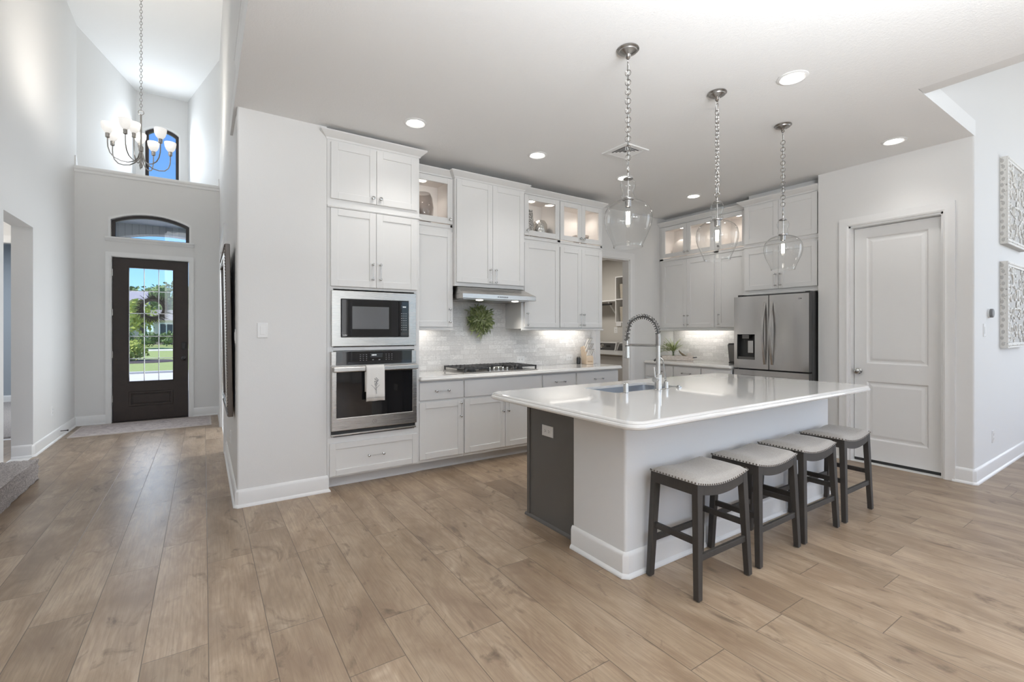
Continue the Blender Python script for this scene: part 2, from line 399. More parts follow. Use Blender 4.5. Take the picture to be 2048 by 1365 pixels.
# right: pantry wall, fridge niche, art wall
PY0, PY1, PZ = 1.347, 2.09, 2.43
struct(B().slab(rect(1.2, 2.38, 0, ZK), [rect(PY0, PY1, .0002, PZ)], .12, MX(XP)), 'wall_pantry', M['wall'], 'painted wall around the pantry door', 'wall')
struct(B().box(XP + .001, 6.22, 2.30, 2.38, 0, ZK), 'wall_niche', M['wall'], 'side wall of the refrigerator niche', 'wall')
struct(B().box(6.10, 6.22, 2.38, YW, 0, ZK), 'wall_right', M['wall'], 'painted wall behind the refrigerator run', 'wall')
b = B().slab([(4.2, ZK + .002), (5.66, ZK + .002), (5.66, 0), (9.5, 0), (9.5, ZG), (4.2, ZG)], [], .13, MY(1.145))
q = [(5.66, 1.145)] + [(XP + .016 - .016 * math.sin(R(k * 11.25)), 1.161 - .016 * math.cos(R(k * 11.25))) for k in range(9)] + [(XP, 1.2), (5.66, 1.2)]
struct(B().slab(q, [], ZK, h0=0.0), 'wall_corner', M['wall'], 'rounded wall corner between the pantry door and the carved panels', 'wall', smooth=True, ang=30)
struct(b, 'wall_art', M['wall'], 'bright wall with two carved panels rising past the ceiling edge', 'wall')
struct(B().box(4.2, 4.32, -4.5, 1.14, ZK, ZG), 'wall_drop', M['wall'], 'wall above the kitchen ceiling edge facing the great room', 'wall')
struct(B().slab(rect(-4.5, 1.3, 0, ZG), [rect(-3.3, -.3, .6, 4.0)], .12, MX(9.5)), 'wall_great_room', M['wall'], 'far side wall of the great room', 'wall')
# rear wall, behind the camera, with windows
RW = [(.9, 3.1, .45, 2.55), (4.6, 6.4, .45, 4.15), (6.9, 8.7, .45, 4.15), (-1.25, .05, 1.6, 5.2)]
struct(B().slab(rect(-3.4, 9.6, 0, ZF), [rect(*q) for q in RW], .12, MYB(-4.5)), 'wall_rear', M['wall'], 'rear wall with tall windows behind the camera', 'wall')
struct(B().box(3.2, 4.25, -4.5, -4.2, 0, 3.05), 'wall_chimney', None or M['tile'], 'white brick column between rear windows', 'wall')
# entry: left wall, front wall, niche above
struct(B().slab(rect(5.88, 9.0, 0, ZF), [rect(6.08, 6.957, .0002, 2.45)], .165, MXL(XL)), 'wall_left', M['wall'], 'tall painted wall on the left of the entry hall', 'wall')
struct(B().box(-3.3, -3.18, -4.5, 5.9, 0, ZF), 'wall_stair', M['wall'], 'wall beyond the stair', 'wall')
struct(B().box(-3.2, XL - .16, 5.75, 5.9, 0, ZF), 'wall_stair_side', M['wall'], 'wall at the top side of the stair', 'wall')
DX0, DX1, DZ = -1.118, -.202, 2.43
TR = arch(-1.157, -.168, 2.715, 3.0, 3.118)
struct(B().slab(rect(XL - .1, XR + .1, 0, 3.62), [rect(DX0, DX1, .0002, DZ), TR], .16, MY(YF)), 'wall_front', M['wall'], 'painted wall around the front door', 'wall')
struct(B().box(XL - .05, XR + .05, YF + .001, 10.9, 3.5, 3.62), 'wall_ledge', M['wall'], 'floor of the deep ledge above the front door', 'wall')
b = B(); b.hexa([(XL - .1, 8.99, 3.6), (XL, 8.99, 3.6), (-1.03, 10.83, 3.6), (-1.2, 10.9, 3.6), (XL - .1, 8.99, ZF), (XL, 8.99, ZF), (-1.03, 10.83, ZF), (-1.2, 10.9, ZF)])
struct(b, 'wall_niche_left', M['wall'], 'splayed left side of the high window niche', 'wall')
b = B(); b.hexa([(XR + .1, 8.8, 3.6), (-.1, 10.9, 3.6), (-.255, 10.83, 3.6), (XR, 8.86, 3.6), (XR + .1, 8.8, ZF), (-.1, 10.9, ZF), (-.255, 10.83, ZF), (XR, 8.86, ZF)])
struct(b, 'wall_niche_right', M['wall'], 'splayed right side of the high window niche', 'wall')
UPW = arch(-.925, -.372, 3.95, 5.06, 5.165)
struct(B().slab(rect(-1.3, 0, 3.5, ZF), [UPW], .14, MY(10.83)), 'wall_niche_back', M['wall'], 'back of the high niche around the arched window', 'wall')
# side room seen through the opening on the left
blue = wallpaint('blue_grey_paint', (.36, .40, .44)); M['blue'] = blue
struct(B().slab(rect(-4.6, XL - .17, 0, 3.05), [rect(-3.0, -1.80, .0002, 2.43)], .1, MY(8.2)), 'wall_side_hall', M['wall'], 'cream lit wall above the doorway of the side hall', 'wall')
struct(B().box(-4.7, -4.6, 5.9, 12.6, 0, 3.1), 'wall_side_left', blue, 'far left wall of the side rooms', 'wall')
struct(B().box(-4.6, -1.62, 12.5, 12.6, 0, 3.1), 'wall_side_room', blue, 'blue grey wall of the side bedroom', 'wall')
struct(B().box(-1.75, -1.63, 8.3, 12.6, 0, 3.1), 'wall_side_right', blue, 'right wall of the side bedroom', 'wall')
struct(B().box(-4.7, XL - .165, 5.9, 12.6, 3.05, 3.15), 'ceiling_side', M['ceil'], 'ceiling over the side rooms', 'ceiling')
lamp('hall_lamp', 'POINT', (-2.6, 7.0, 2.75), 26, (1, .93, .84), size=.12)
lamp('bedroom_daylight', 'AREA', (-3.2, 10.5, 2.9), 60, (.85, .92, 1), size=1.0)
lamp('study_daylight', 'AREA', (1.8, 6.9, 1.3), 55, (.88, .94, 1), (R(90), 0, R(90)), 1.5, 1.7)
# room beyond the cased opening on the right of the entry
struct(B().box(1.9, 2.0, 4.76, 8.9, 0, 2.7), 'wall_study', M['wall'], 'wall of the room beyond the cased opening', 'wall')
struct(B().box(.34, 2.0, 4.76, 8.9, 2.7, 2.8), 'ceiling_study', M['ceil'], 'ceiling of the room beyond the cased opening', 'ceiling')
struct(B().box(.34, 2.0, 8.8, 8.9, 0, 2.7), 'wall_study_end', M['wall'], 'end wall of the room beyond the cased opening', 'wall')
# laundry room
lw = wallpaint('laundry_paint', (.60, .58, .545)); M['laundry'] = lw
struct(B().box(3.55, 3.65, 4.75, 8.1, 0, 2.75), 'wall_laundry_left', lw, 'left wall of the laundry room', 'wall')
struct(B().box(6.62, 6.72, 4.75, 8.1, 0, 2.75), 'wall_laundry_right', lw, 'right wall of the laundry room', 'wall')
struct(B().box(3.55, 6.72, 8.0, 8.1, 0, 2.75), 'wall_laundry_back', lw, 'back wall of the laundry room', 'wall')
struct(B().box(3.55, 6.72, 4.75, 8.1, 2.75, 2.85), 'ceiling_laundry', M['ceil'], 'ceiling of the laundry room', 'ceiling')
lamp('laundry_lamp', 'AREA', (5.3, 6.4, 2.72), 22, (1, .95, .88), size=.5)
# ---- baseboards
BBP = [(0, 0), (.018, 0), (.018, .012), (.014, .018), (.014, .118), (.010, .130), (.006, .135), (0, .135)]
BBS = [(0, 0), (.026, 0), (.026, .006), (.022, .016), (.014, .024), (.014, .112), (.009, .128), (.003, .135), (0, .135)]
def base(name, path, label, prof=BBS): return struct(B().sweep(path, prof), name, M['trim'], label, 'baseboard', smooth=True, ang=40)
base('baseboard_stub', [(XR, XE0 - .09), (XR, 4.103), (XR + .013, 4.09), (.856, 4.09), (.856, 4.2)], 'white baseboard wrapping the stub wall')
base('baseboard_entry_far', [(-.142, YF), (XR, YF), (XR, XE1 + .09)], 'white baseboard right of the front door')
base('baseboard_left', [(XL - .16, 6.957), (XL - .013, 6.957), (XL, 6.97), (XL, YF), (-1.186, YF)], 'white baseboard along the left entry wall')
base('baseboard_left_near', [(XL, 5.89), (XL, 6.067), (XL - .013, 6.08), (XL - .16, 6.08)], 'white baseboard beside the stair')
base('baseboard_pantry', [(XP, PY0 - .061), (XP, 1.158), (XP + .013, 1.145), (9.5, 1.145)], 'white baseboard under the carved panels')
base('baseboard_side_room', [(-4.6, 12.5), (-1.75, 12.5)], 'white baseboard in the side bedroom')
base('baseboard_laundry', [(LX1 + .085, YW), (5.45, YW)], 'white baseboard right of the laundry doorway')
# ---- door casings and other trim
CAS = [(0, 0), (0, .012), (.012, .018), (.03, .014), (.05, .018), (.066, .02), (.066, 0)]
def casing(name, path, mp, label, prof=CAS, **k): return struct(B().sweep(path, prof, mp=mp), name, M['trim'], label, 'door casing', smooth=True, ang=30, **k)
def neg(mp): return lambda a, b, h: mp(a, b, -h)
casing('trim_front_door', [(DX0 - .003, 0), (DX0 - .003, DZ + .003), (DX1 + .003, DZ + .003), (DX1 + .003, 0)], lambda a, b, h: (a, YF - h, b), 'white casing around the front door', [(-o, h) for o, h in CAS])
PC = [(-o, h) for o, h in CAS]
PC2 = [(-o * 1.35, h) for o, h in CAS]
casing('trim_pantry_door', [(PY1, 0), (PY1, PZ), (PY0, PZ), (PY0, 0)], lambda a, b, h: (XP - h, a, b), 'white casing around the pantry door', [(o * 1.25, h) for o, h in CAS])
casing('trim_laundry', [(LX0, 0), (LX0, LZ), (LX1, LZ), (LX1, 0)], lambda a, b, h: (a, YW - h, b), 'white casing around the laundry doorway', PC2)
casing('trim_cased_opening', [(XE1, 0), (XE1, 2.44), (XE0, 2.44), (XE0, 0)], lambda a, b, h: (XR - h, a, b), 'white casing around the opening past the mirror', [(o * 1.35, h * 1.6) for o, h in CAS])
casing('trim_side_hall', [(-3.0, 0), (-3.0, 2.43), (-1.80, 2.43), (-1.80, 0)], lambda a, b, h: (a, 8.2 - h, b), 'white casing around the side bedroom doorway', PC2)
b = B(); b.box(LX0 - .002, LX0 + .014, YW, YW + .12, 0, LZ); b.box(LX1 - .014, LX1 + .002, YW, YW + .12, 0, LZ); b.box(LX0, LX1, YW, YW + .12, LZ - .014, LZ + .002)
struct(b, 'trim_laundry_jamb', M['trim'], 'white jamb lining the laundry doorway', 'door jamb')
b = B(); b.box(XR, XR + .13, XE0 - .001, XE0 + .016, 0, 2.44); b.box(XR, XR + .13, XE1 - .016, XE1 + .001, 0, 2.44); b.box(XR, XR + .13, XE0, XE1, 2.425, 2.441)
struct(b, 'trim_cased_jamb', M['trim'], 'white jamb lining the opening past the mirror', 'door jamb')
LED = [(0, -.06), (.012, -.06), (.02, -.045), (.02, -.03), (.034, -.018), (.042, 0), (.042, .022), (0, .022)]
struct(B().sweep([(XL, YF), (XR, YF)], [(o, h + 3.655) for o, h in LED]), 'trim_ledge', M['trim'], 'white sill moulding along the high ledge', 'sill', smooth=True)
struct(B().box(XL, XR, YF, 10.83, 3.621, 3.677), 'trim_ledge_top', M['trim'], 'white top board of the high ledge', 'sill')
b = B(); b.hexa([(XL + .001, 8.87, 3.68), (XL + .016, 8.87, 3.68), (XL + .016, 9.0, 3.68), (XL + .001, 9.0, 3.68), (XL + .001, 8.87, 3.83), (XL + .016, 8.87, 3.83), (XL + .016, 8.9, 3.83), (XL + .001, 8.9, 3.83)])
b.hexa([(XR - .016, 8.87, 3.68), (XR - .001, 8.87, 3.68), (XR - .001, 9.0, 3.68), (XR - .016, 9.0, 3.68), (XR - .016, 8.87, 3.80), (XR - .001, 8.87, 3.80), (XR - .001, 8.9, 3.80), (XR - .016, 8.9, 3.80)])
struct(b, 'trim_ledge_ends', M['trim'], 'short white skirting returns at the ledge ends', 'baseboard')
struct(B().sweep([(XR, 4.12), (XR, -2)], [(0, 3.33), (.006, 3.33), (.008, 3.37), (.014, 3.385), (.014, 3.40), (.022, 3.41), (.022, 3.43), (0, 3.43)]), 'trim_overlook', M['trim'], 'white ledge moulding high on the wall over the kitchen edge', 'sill', smooth=True)
# ---- windows
def window_unit(name, outer, inner, y0, y1, frame_m, label, reveal=None):
    w = struct(B().slab(outer, [inner], y1 - y0, MY(y0)), name, frame_m, label, 'window')
    B().slab(inner, [], .006, MY((y0 + y1) / 2)).obj('pane', M['pane'], w)
    return w
window_unit('window_1', arch(-1.132, -.19, 2.73, 2.975, 3.09), arch(-1.085, -.237, 2.74, 2.955, 3.05), YF + .075, YF + .125, M['bronze'], 'arched transom window over the front door')
b = B().slab(arch(-1.159, -.166, 2.713, 3.0, 3.119), [arch(-1.131, -.191, 2.713 + .001, 2.975, 3.091)], .13, MY(YF - .004)); struct(b, 'transom_lit_reveal', M['trim'], 'arched transom reveal whitened to look brightly lit', 'window reveal')  # raised ring, whiter than the wall, stands for the brightly lit drywall return
struct(B().sweep([(-1.19, YF), (-.13, YF)], [(0, 2.655), (.012, 2.655), (.02, 2.675), (.034, 2.69), (.045, 2.70), (.045, 2.718), (-.05, 2.718), (-.05, 2.70)]), 'trim_transom_sill', M['trim'], 'white sill under the arched transom', 'sill', smooth=True)
window_unit('window_2', arch(-.90, -.395, 3.96, 5.03, 5.13), arch(-.85, -.445, 3.98, 5.0, 5.08), 10.87, 10.93, M['bronze'], 'arched window high above the entry ledge')
b = B().slab(arch(-.926, -.371, 3.951, 5.06, 5.166), [arch(-.899, -.396, 3.952, 5.03, 5.131)], .11, MY(10.825)); struct(b, 'arch_window_lit_reveal', M['trim'], 'high arched window reveal whitened to look brightly lit', 'window reveal')  # same whitened ring, light on the drywall return put into its colour
for i, (x0, x1, z0, z1) in enumerate(RW):
    window_unit('window_%d' % (3 + i), rect(x0, x1, z0, z1), rect(x0 + .06, x1 - .06, z0 + .06, z1 - .06), -4.6, -4.52, M['trim'], ['white framed window nearest the brick column behind the camera', 'tall white framed window right of the brick column', 'tallest white framed window at the far right rear', 'high white framed window over the stair side rear'][i])
w = struct(B().slab(rect(-3.3, -.3, .6, 4.0), [rect(-3.24, -1.83, .66, 3.94), rect(-1.77, -.36, .66, 3.94)], .07, MX(9.53)), 'window_7', M['trim'], 'wide white framed window in the great room side wall', 'window')
B().box(9.55, 9.556, -3.24, -.36, .66, 3.94).obj('pane', M['pane'], w)
# ---- front door
door = struct(B().slab(rect(DX0 + .004, DX1 - .004, .012, DZ - .004), [rect(-.925, -.40, .595, 2.285), rect(-.93, -.396, .222, .438)], .045, MY(YF + .03)), 'door_1', M['darkdoor'], 'dark stained front door with a tall glass light', 'door', bevel=.003)
gp = B().box(-.925, -.40, YF + .048, YF + .056, .595, 2.285).obj('glass_panel', M['pane'], door)
came = plain('bright_lead_came', (.75, .76, .78), .25, vary=.02)
b = B()
for x in (-.75, -.575): b.box(x - .005, x + .005, YF + .044, YF + .06, .595, 2.285)
for z in (.93, 1.265, 1.61, 1.945): b.box(-.925, -.40, YF + .044, YF + .06, z - .005, z + .005)
b.obj('muntin_grid', came, gp)
b = B().slab(rect(-.93, -.396, .222, .438), [rect(-.9, -.426, .252, .408)], .02, MY(YF + .022)); b.box(-.93, -.396, YF + .04, YF + .06, .222, .438); b.box(-.885, -.441, YF + .03, YF + .05, .267, .393)
b.obj('raised_panel', M['darkdoor'], door, bevel=.006)
b = B().slab(rect(-.945, -.38, .575, 2.305), [rect(-.925, -.40, .595, 2.285)], .012, MY(YF + .02)); b.obj('glass_stop', M['darkdoor'], door, bevel=.003)
b = B().box(-.292, -.232, YF + .008, YF + .03, 1.05, 1.17); b.box(-.284, -.24, YF, YF + .01, 1.07, 1.14); b.obj('keypad_lock', M['black'], door, bevel=.006)
b = B().lathe([(.034, 0), (.034, -.01), (.012, -.016), (.012, -.045), (.026, -.05), (.03, -.065), (.022, -.08), (.004, -.083)], (-.262, YF + .03, .925), 16, 'y'); b.obj('door_knob', M['black'], door, smooth=True)
for z in (.35, 1.0, 1.62, 2.2): B().box(DX0 - .006, DX0 + .01, YF + .012, YF + .028, z - .05, z + .05).obj('hinge', M['nickel'], door)
struct(B().box(DX0, DX1, YF + .0, YF + .16, 0, .012), 'trim_threshold', M['bronze'], 'dark threshold under the front door', 'threshold')
# ---- pantry door (two moulded panels, set back in its jamb)
b = B().slab(rect(PY0 + .02, PY1 - .02, .03, PZ - .022), [rect(1.475, 1.962, .235, .827), rect(1.475, 1.962, 1.012, 2.303)], .035, MX(5.682))
door = struct(b, 'door_2', M['trim'], 'white two panel pantry door left ajar in nothing but its frame', 'door', bevel=.002)
door['label'] = 'closed white two panel pantry door beside the refrigerator'
for z0, z1 in ((.235, .827), (1.012, 2.303)):
    b = B()
    fr = lambda i: (1.475 + i, 1.962 - i, z0 + i, z1 - i)
    prof = [(0, 0), (.012, .012), (.026, .012), (.05, .004)]
    for k in range(3):
        o, q = prof[k], prof[k + 1]; A, Z = fr(o[0]), fr(q[0])
        ca = [(5.682 + o[1], a, z) for a, z in ((A[0], A[2]), (A[1], A[2]), (A[1], A[3]), (A[0], A[3]))]
        cb = [(5.682 + q[1], a, z) for a, z in ((Z[0], Z[2]), (Z[1], Z[2]), (Z[1], Z[3]), (Z[0], Z[3]))]
        for i in range(4): b.face([b.v(ca[i]), b.v(ca[(i + 1) % 4]), b.v(cb[(i + 1) % 4]), b.v(cb[i])])
    A = fr(.05); b.face([b.v(5.686, a, z) for a, z in ((A[0], A[2]), (A[1], A[2]), (A[1], A[3]), (A[0], A[3]))])
    b.box(5.705, 5.714, 1.475, 1.962, z0, z1)
    b.obj('moulded_panel', M['trim'], door)
b = B().lathe([(.032, 0), (.032, -.008), (.013, -.014), (.012, -.034), (.024, -.04), (.03, -.052), (.026, -.066), (.012, -.073), (.002, -.074)], (5.682, 2.03, .93), 20, 'x'); b.obj('door_knob', M['chrome'], door, smooth=True)
b = B(); b.box(XP + .001, XP + .12, PY1 - .016, PY1 + .001, 0, PZ); b.box(XP + .001, XP + .12, PY0 - .001, PY0 + .016, 0, PZ); b.box(XP + .001, XP + .12, PY0, PY1, PZ - .018, PZ + .001)
struct(b, 'trim_pantry_jamb', M['trim'], 'white jamb lining the pantry doorway', 'door jamb')
B().box(5.69, 5.71, PY0 + .02, PY1 - .02, .001, .0295).obj('under_door_shade', M['black'], door)  # black box standing for the shadow in the gap under the door
struct(B().box(6.8, 6.9, 1.28, 2.38, 0, ZK), 'wall_pantry_back', M['wall'], 'back of the pantry closet', 'wall')
base('baseboard_pantry_left', [(XP, 2.38), (XP, PY1 + .084)], 'white baseboard left of the pantry door')
# ---------------------------------------------------------------- cabinets (local frame: x right, y into the wall, z up; face frame at y=0)
def shaker(b, x0, x1, z0, z1, st=.058, y=-.02, panel=True):
    for q in ((x0, x0 + st, z0, z1), (x1 - st, x1, z0, z1), (x0 + st, x1 - st, z0, z0 + st), (x0 + st, x1 - st, z1 - st, z1)):
        b.box(q[0], q[1], y, -.0006, q[2], q[3])
    if panel: b.box(x0 + st - .002, x1 - st + .002, y + .009, -.002, z0 + st - .002, z1 - st + .002)
    return b
def pull(parent, c, vert=True, L=.128, y=-.02):
    b = B()
    for s in (-1, 1):
        p = (c[0], y, c[1] + s * L / 2) if vert else (c[0] + s * L / 2, y, c[1])
        b.lathe([(.007, 0), (.007, -.003), (.0045, -.006), (.0045, -.016), (.0095, -.019), (.0095, -.031), (.004, -.034)], p, 12, 'y')
    b.mi = 1
    e = (L / 2 + .012)
    a, d = ((c[0], y - .025, c[1] - e), (c[0], y - .025, c[1] + e)) if vert else ((c[0] - e, y - .025, c[1]), (c[0] + e, y - .025, c[1]))
    b.cyl(a, d, .0052, seg=10)
    o = b.obj('handle', [M['chrome'], M['acryl']], parent, smooth=True); return o
def knob(parent, c, y=-.02):
    return B().lathe([(.008, 0), (.008, -.004), (.005, -.008), (.006, -.014), (.014, -.02), (.0155, -.027), (.012, -.032), (.003, -.034)], (c[0], y, c[1]), 16, 'y').obj('knob', M['chrome'], parent, smooth=True)
def door(parent, x0, x1, z0, z1, h=None, hz=None, k=None, gl=False, st=.058, name='door'):
    b = shaker(B(), x0, x1, z0, z1, st, panel=not gl)
    d = b.obj('glass_door' if gl else name, M['cab'], parent, bevel=.002)
    if gl: B().box(x0 + st - .004, x1 - st + .004, -.012, -.008, z0 + st - .004, z1 - st + .004).obj('pane', M['glass'], d)
    if h is not None: pull(d, (h, hz))
    if k is not None: knob(d, k)
    return d
def drawer(parent, x0, x1, z0, z1, h=True, sh=False, name='drawer'):
    d = (shaker(B(), x0, x1, z0, z1, .05) if sh else B().box(x0, x1, -.02, -.0006, z0, z1)).obj(name, M['cab'], parent, bevel=.0025)
    if h: pull(d, ((x0 + x1) / 2, (z0 + z1) / 2), False)
    return d
CRN = [(0, 0), (.006, 0), (.012, .014), (.03, .03), (.052, .05), (.058, .056), (.058, .066), (0, .066)]
def crown(parent, x0, x1, z, left=True, right=True, dep=.33, k=1.0, depl=None):
    pth = ([(x0, dep if depl is None else depl)] if left else []) + [(x0, -.001), (x1, -.001)] + ([(x1, dep)] if right else [])
    return B().sweep(pth, [(o * k, h + z) for o, h in CRN]).obj('crown_moulding', M['cab'], parent, smooth=True, ang=25)
def rail(b, x0, x1, z, left=False, right=False, dep=.33, out=.016, t=.02):
    pth = ([(x0, dep)] if left else []) + [(x0, 0), (x1, 0)] + ([(x1, dep)] if right else [])
    b.sweep(pth, [(-.004, z), (out - .004, z), (out, z + t * .4), (out, z + t * .7), (.004, z + t), (-.004, z + t)])
def display_box(b, x0, x1, z0, z1, dep=.33, t=.018):          # hollow lit box behind glass doors
    b.box(x0, x0 + t, .0, dep, z0, z1); b.box(x1 - t, x1, .0, dep, z0, z1); b.box(x0, x1, dep - .01, dep, z0, z1)
    b.box(x0, x1, 0, dep, z0, z0 + t); b.box(x0, x1, 0, dep, z1 - t, z1)
def puck(parent, x, y, z):
    o = B().lathe([(.034, 0), (.034, -.008), (.028, -.010)], (x, y, z), 20).obj('puck_light', M['puck'], parent)
    return o
def wall_cab(name, label, loc, rz, w, doors, gdoors, z=(1.37, 2.36, 2.43, 2.905), cr=(False, False), crz=2.90, dep=.33, pucks=(), group=None, railr=False):
    t = thing(name, label, 'cabinet', loc, rz, group)
    b = B(); b.box(0, w, 0, dep, z[0], z[2] - .03); rail(b, 0, w, z[0] - .02, right=railr, dep=dep); rail(b, 0, w, z[1] + .025, dep=dep, out=.012, t=.016)
    b.obj('carcass', M['cab'], t, bevel=.0015)
    if gdoors:
        b = B(); display_box(b, 0, w, z[2] - .03, z[3], dep); b.obj('display_box', M['cabin'], t)
        b = B(); b.box(0, w, .0, .018, z[3] - .03, z[3]); b.box(0, max(.02, gdoors[0][0] + .01), -.0004, .018, z[2] - .03, z[3]); b.box(min(w - .02, gdoors[-1][1] - .01), w, -.0004, .018, z[2] - .03, z[3]); b.box(0, w, -.0004, .018, z[2] - .03, z[2] - .004)
        b.obj('face_frame', M['cab'], t)
    else:
        B().box(0, w, 0, dep, z[2] - .03, z[3]).obj('upper_carcass', M['cab'], t)
    for d in doors: door(t, *d)
    for d in gdoors: door(t, *d[:4], k=d[4], gl=True)
    crown(t, 0, w, crz, cr[0], cr[1], dep)
    for px, py in pucks:
        puck(t, px, py, z[3] - .018)
        m = Matrix.Translation(loc) @ Matrix.Rotation(rz, 4, 'Z'); p = m @ Vector((px, py, z[3] - .04))
        lamp('puck_lamp', 'SPOT', p, 3.2, (1, .91, .82), size=.02, spot=150)
    return t
YU = 4.30
wall_cab('upper_cabinet', 'white wall cabinet right of the ovens, one tall door under a lit glass door', (1.676, YU, 0), 0, .442,
         [(.02, .44, 1.385, 2.352, .405, 1.50)], [(.02, .44, 2.432, 2.893, (.405, 2.475))], pucks=[(.19, .17)], group='white wall cabinets')
t = thing('hood_cabinet', 'white wall cabinet over the range hood with two tall doors', 'cabinet', (2.118, 4.24, 0), 0, 'white wall cabinets')
B().box(0, .857, 0, .389, 1.803, 2.905).obj('carcass', M['cab'], t, bevel=.002)
door(t, .014, .437, 1.842, 2.888, .405, 1.925); door(t, .440, .846, 1.842, 2.888, .472, 1.925)
crown(t, 0, .857, 2.90, True, True, .057)
wall_cab('upper_cabinet', 'white wall cabinet right of the hood, one wide door under one glass door with vases', (2.976, YU, 0), 0, .548,
         [(.036, .54, 1.385, 2.347, .068, 1.48)], [(.036, .54, 2.432, 2.893, (.068, 2.485))], pucks=[(.27, .17)], group='white wall cabinets')
wall_cab('upper_cabinet', 'white wall cabinet beside the laundry doorway with paired doors and paired glass doors', (3.525, YU, 0), 0, .703,
         [(.006, .344, 1.385, 2.347, .318, 1.48), (.347, .69, 1.385, 2.347, .373, 1.48)], [(.006, .344, 2.432, 2.893, (.318, 2.475)), (.347, .69, 2.432, 2.893, (.373, 2.475))], cr=(False, True), pucks=[(.17, .17), (.52, .17)], group='white wall cabinets', railr=True)
RZ = R(-90)
wall_cab('upper_cabinet', 'white wall cabinet over the plant tray with paired doors and paired glass doors', (5.76, 4.628, 0), RZ, .93,
         [(.055, .483, 1.395, 2.365, .455, 1.50), (.486, .91, 1.395, 2.365, .514, 1.50)], [(.055, .483, 2.437, 2.893, (.455, 2.48)), (.486, .91, 2.437, 2.893, (.514, 2.48))], pucks=[(.27, .17), (.7, .17)], group='white wall cabinets')
wall_cab('upper_cabinet', 'white wall cabinet beside the refrigerator with a single door and glass door', (5.76, 3.698, 0), RZ, .455,
         [(.025, .43, 1.395, 2.365, .055, 1.50)], [(.025, .43, 2.437, 2.893, (.055, 2.48))], pucks=[(.22, .17)], group='white wall cabinets')
t = thing('refrigerator_cabinet', 'white cabinet above the refrigerator with two pairs of doors', 'cabinet', (5.64, 3.243, 0), RZ)
b = B(); b.box(0, .86, 0, .455, 1.80, 2.895); rail(b, 0, .86, 2.372, out=.012, t=.016); rail(b, 0, .86, 1.785, out=.014, t=.02); b.obj('carcass', M['cab'], t, bevel=.002)
for z0, z1, hz in ((1.845, 2.345, 1.95), (2.42, 2.88, None)):
    for x0, x1, h in ((.02, .428, .40), (.431, .845, .459)):
        if hz: door(t, x0, x1, z0, z1, h, hz)
        else: door(t, x0, x1, z0, z1)
crown(t, 0, .86, 2.895, True, False, .095)
# oven tower
TY = 4.09
t = thing('oven_cabinet', 'tall white cabinet tower holding the microwave and wall oven', 'cabinet', (.858, TY, 0), 0)
w, dp = .817, .535
b = B(); b.box(0, w, 0, dp, 1.70, 2.955); b.box(0, w, 0, dp, .105, .445); b.box(0, .05, 0, dp, .445, 1.70); b.box(w - .05, w, 0, dp, .445, 1.70); b.box(.05, w - .05, dp - .02, dp, .445, 1.70); b.box(.05, w - .05, 0, dp - .02, 1.175, 1.205)
rail(b, 0, w, 2.382, right=True, dep=.20, out=.02, t=.02)
b.obj('carcass', M['cab'], t, bevel=.0015)
b = B(); b.box(.0, w, .115, dp, .003, .105); b.sweep([(0, .115), (w - .001, .115), (w - .001, .16)], [(0, 0.001), (.014, 0.001), (.012, .012), (.004, .022), (0, .022)]); b.obj('toe_kick', M['cab'], t)
door(t, .028, .410, 2.458, 2.932, k=(.378, 2.508)); door(t, .413, .79, 2.458, 2.932, k=(.445, 2.508))
door(t, .026, .408, 1.722, 2.378, .376, 1.86); door(t, .411, .789, 1.722, 2.378, .443, 1.86)
drawer(t, .017, .792, .122, .395, True, True)
crown(t, 0, w, 2.953, True, True, .20, depl=-.0003)
# base cabinets
def base_cab(label, loc, rz, w, drawers, doors, dep=.52, end=False, group='white base cabinets'):
    t = thing('base_cabinet', label, 'cabinet', loc, rz, group)
    B().box(0, w, 0, dep, .105, .873).obj('carcass', M['cab'], t, bevel=.0015)
    b = B(); b.box(0, w, .115, dep, .003, .105); b.sweep([(0, .115), (w - .001, .115)] + ([(w - .001, dep)] if end else []), [(0, .001), (.014, .001), (.012, .012), (.004, .022), (0, .022)]); b.obj('toe_kick', M['cab'], t)
    for d in drawers: drawer(t, *d)
    for d in doors: door(t, *d)
    return t
YB = 4.10
base_cab('white base cabinet next to the wall oven with one drawer over one door', (1.676, YB, 0), 0, .465, [(.0, .456, .69, .855)], [(.0, .456, .135, .668, .425, .575)])
base_cab('white base cabinet under the cooktop with a plain front over two doors', (2.142, YB, 0), 0, .964, [(.006, .955, .69, .855, False, False, 'false_front')], [(.006, .480, .135, .668, .45, .575), (.484, .955, .135, .668, .515, .575)])
base_cab('white base cabinet right of the cooktop with one narrow drawer over a door', (3.107, YB, 0), 0, .495, [(.012, .484, .69, .855)], [(.012, .484, .135, .668, .045, .575)])
base_cab('white base cabinet at the laundry end with one drawer over two doors', (3.603, YB, 0), 0, .702, [(.012, .69, .69, .855)], [(.012, .350, .135, .668, .32, .575), (.353, .69, .135, .668, .385, .575)], end=True)
base_cab('white base cabinet under the plant tray in the far corner', (5.43, 4.628, 0), RZ, .515, [(.03, .5, .69, .855)], [(.03, .5, .135, .668, .06, .575)], dep=.655)
base_cab('white base cabinet second from the far corner with its pull under the counter', (5.43, 4.112, 0), RZ, .422, [(.005, .415, .69, .855)], [(.005, .415, .135, .668, .04, .575)], dep=.655)
base_cab('white base cabinet tucked against the refrigerator', (5.43, 3.689, 0), RZ, .415, [(.008, .405, .69, .855)], [(.008, .405, .135, .668, .37, .575)], dep=.655)
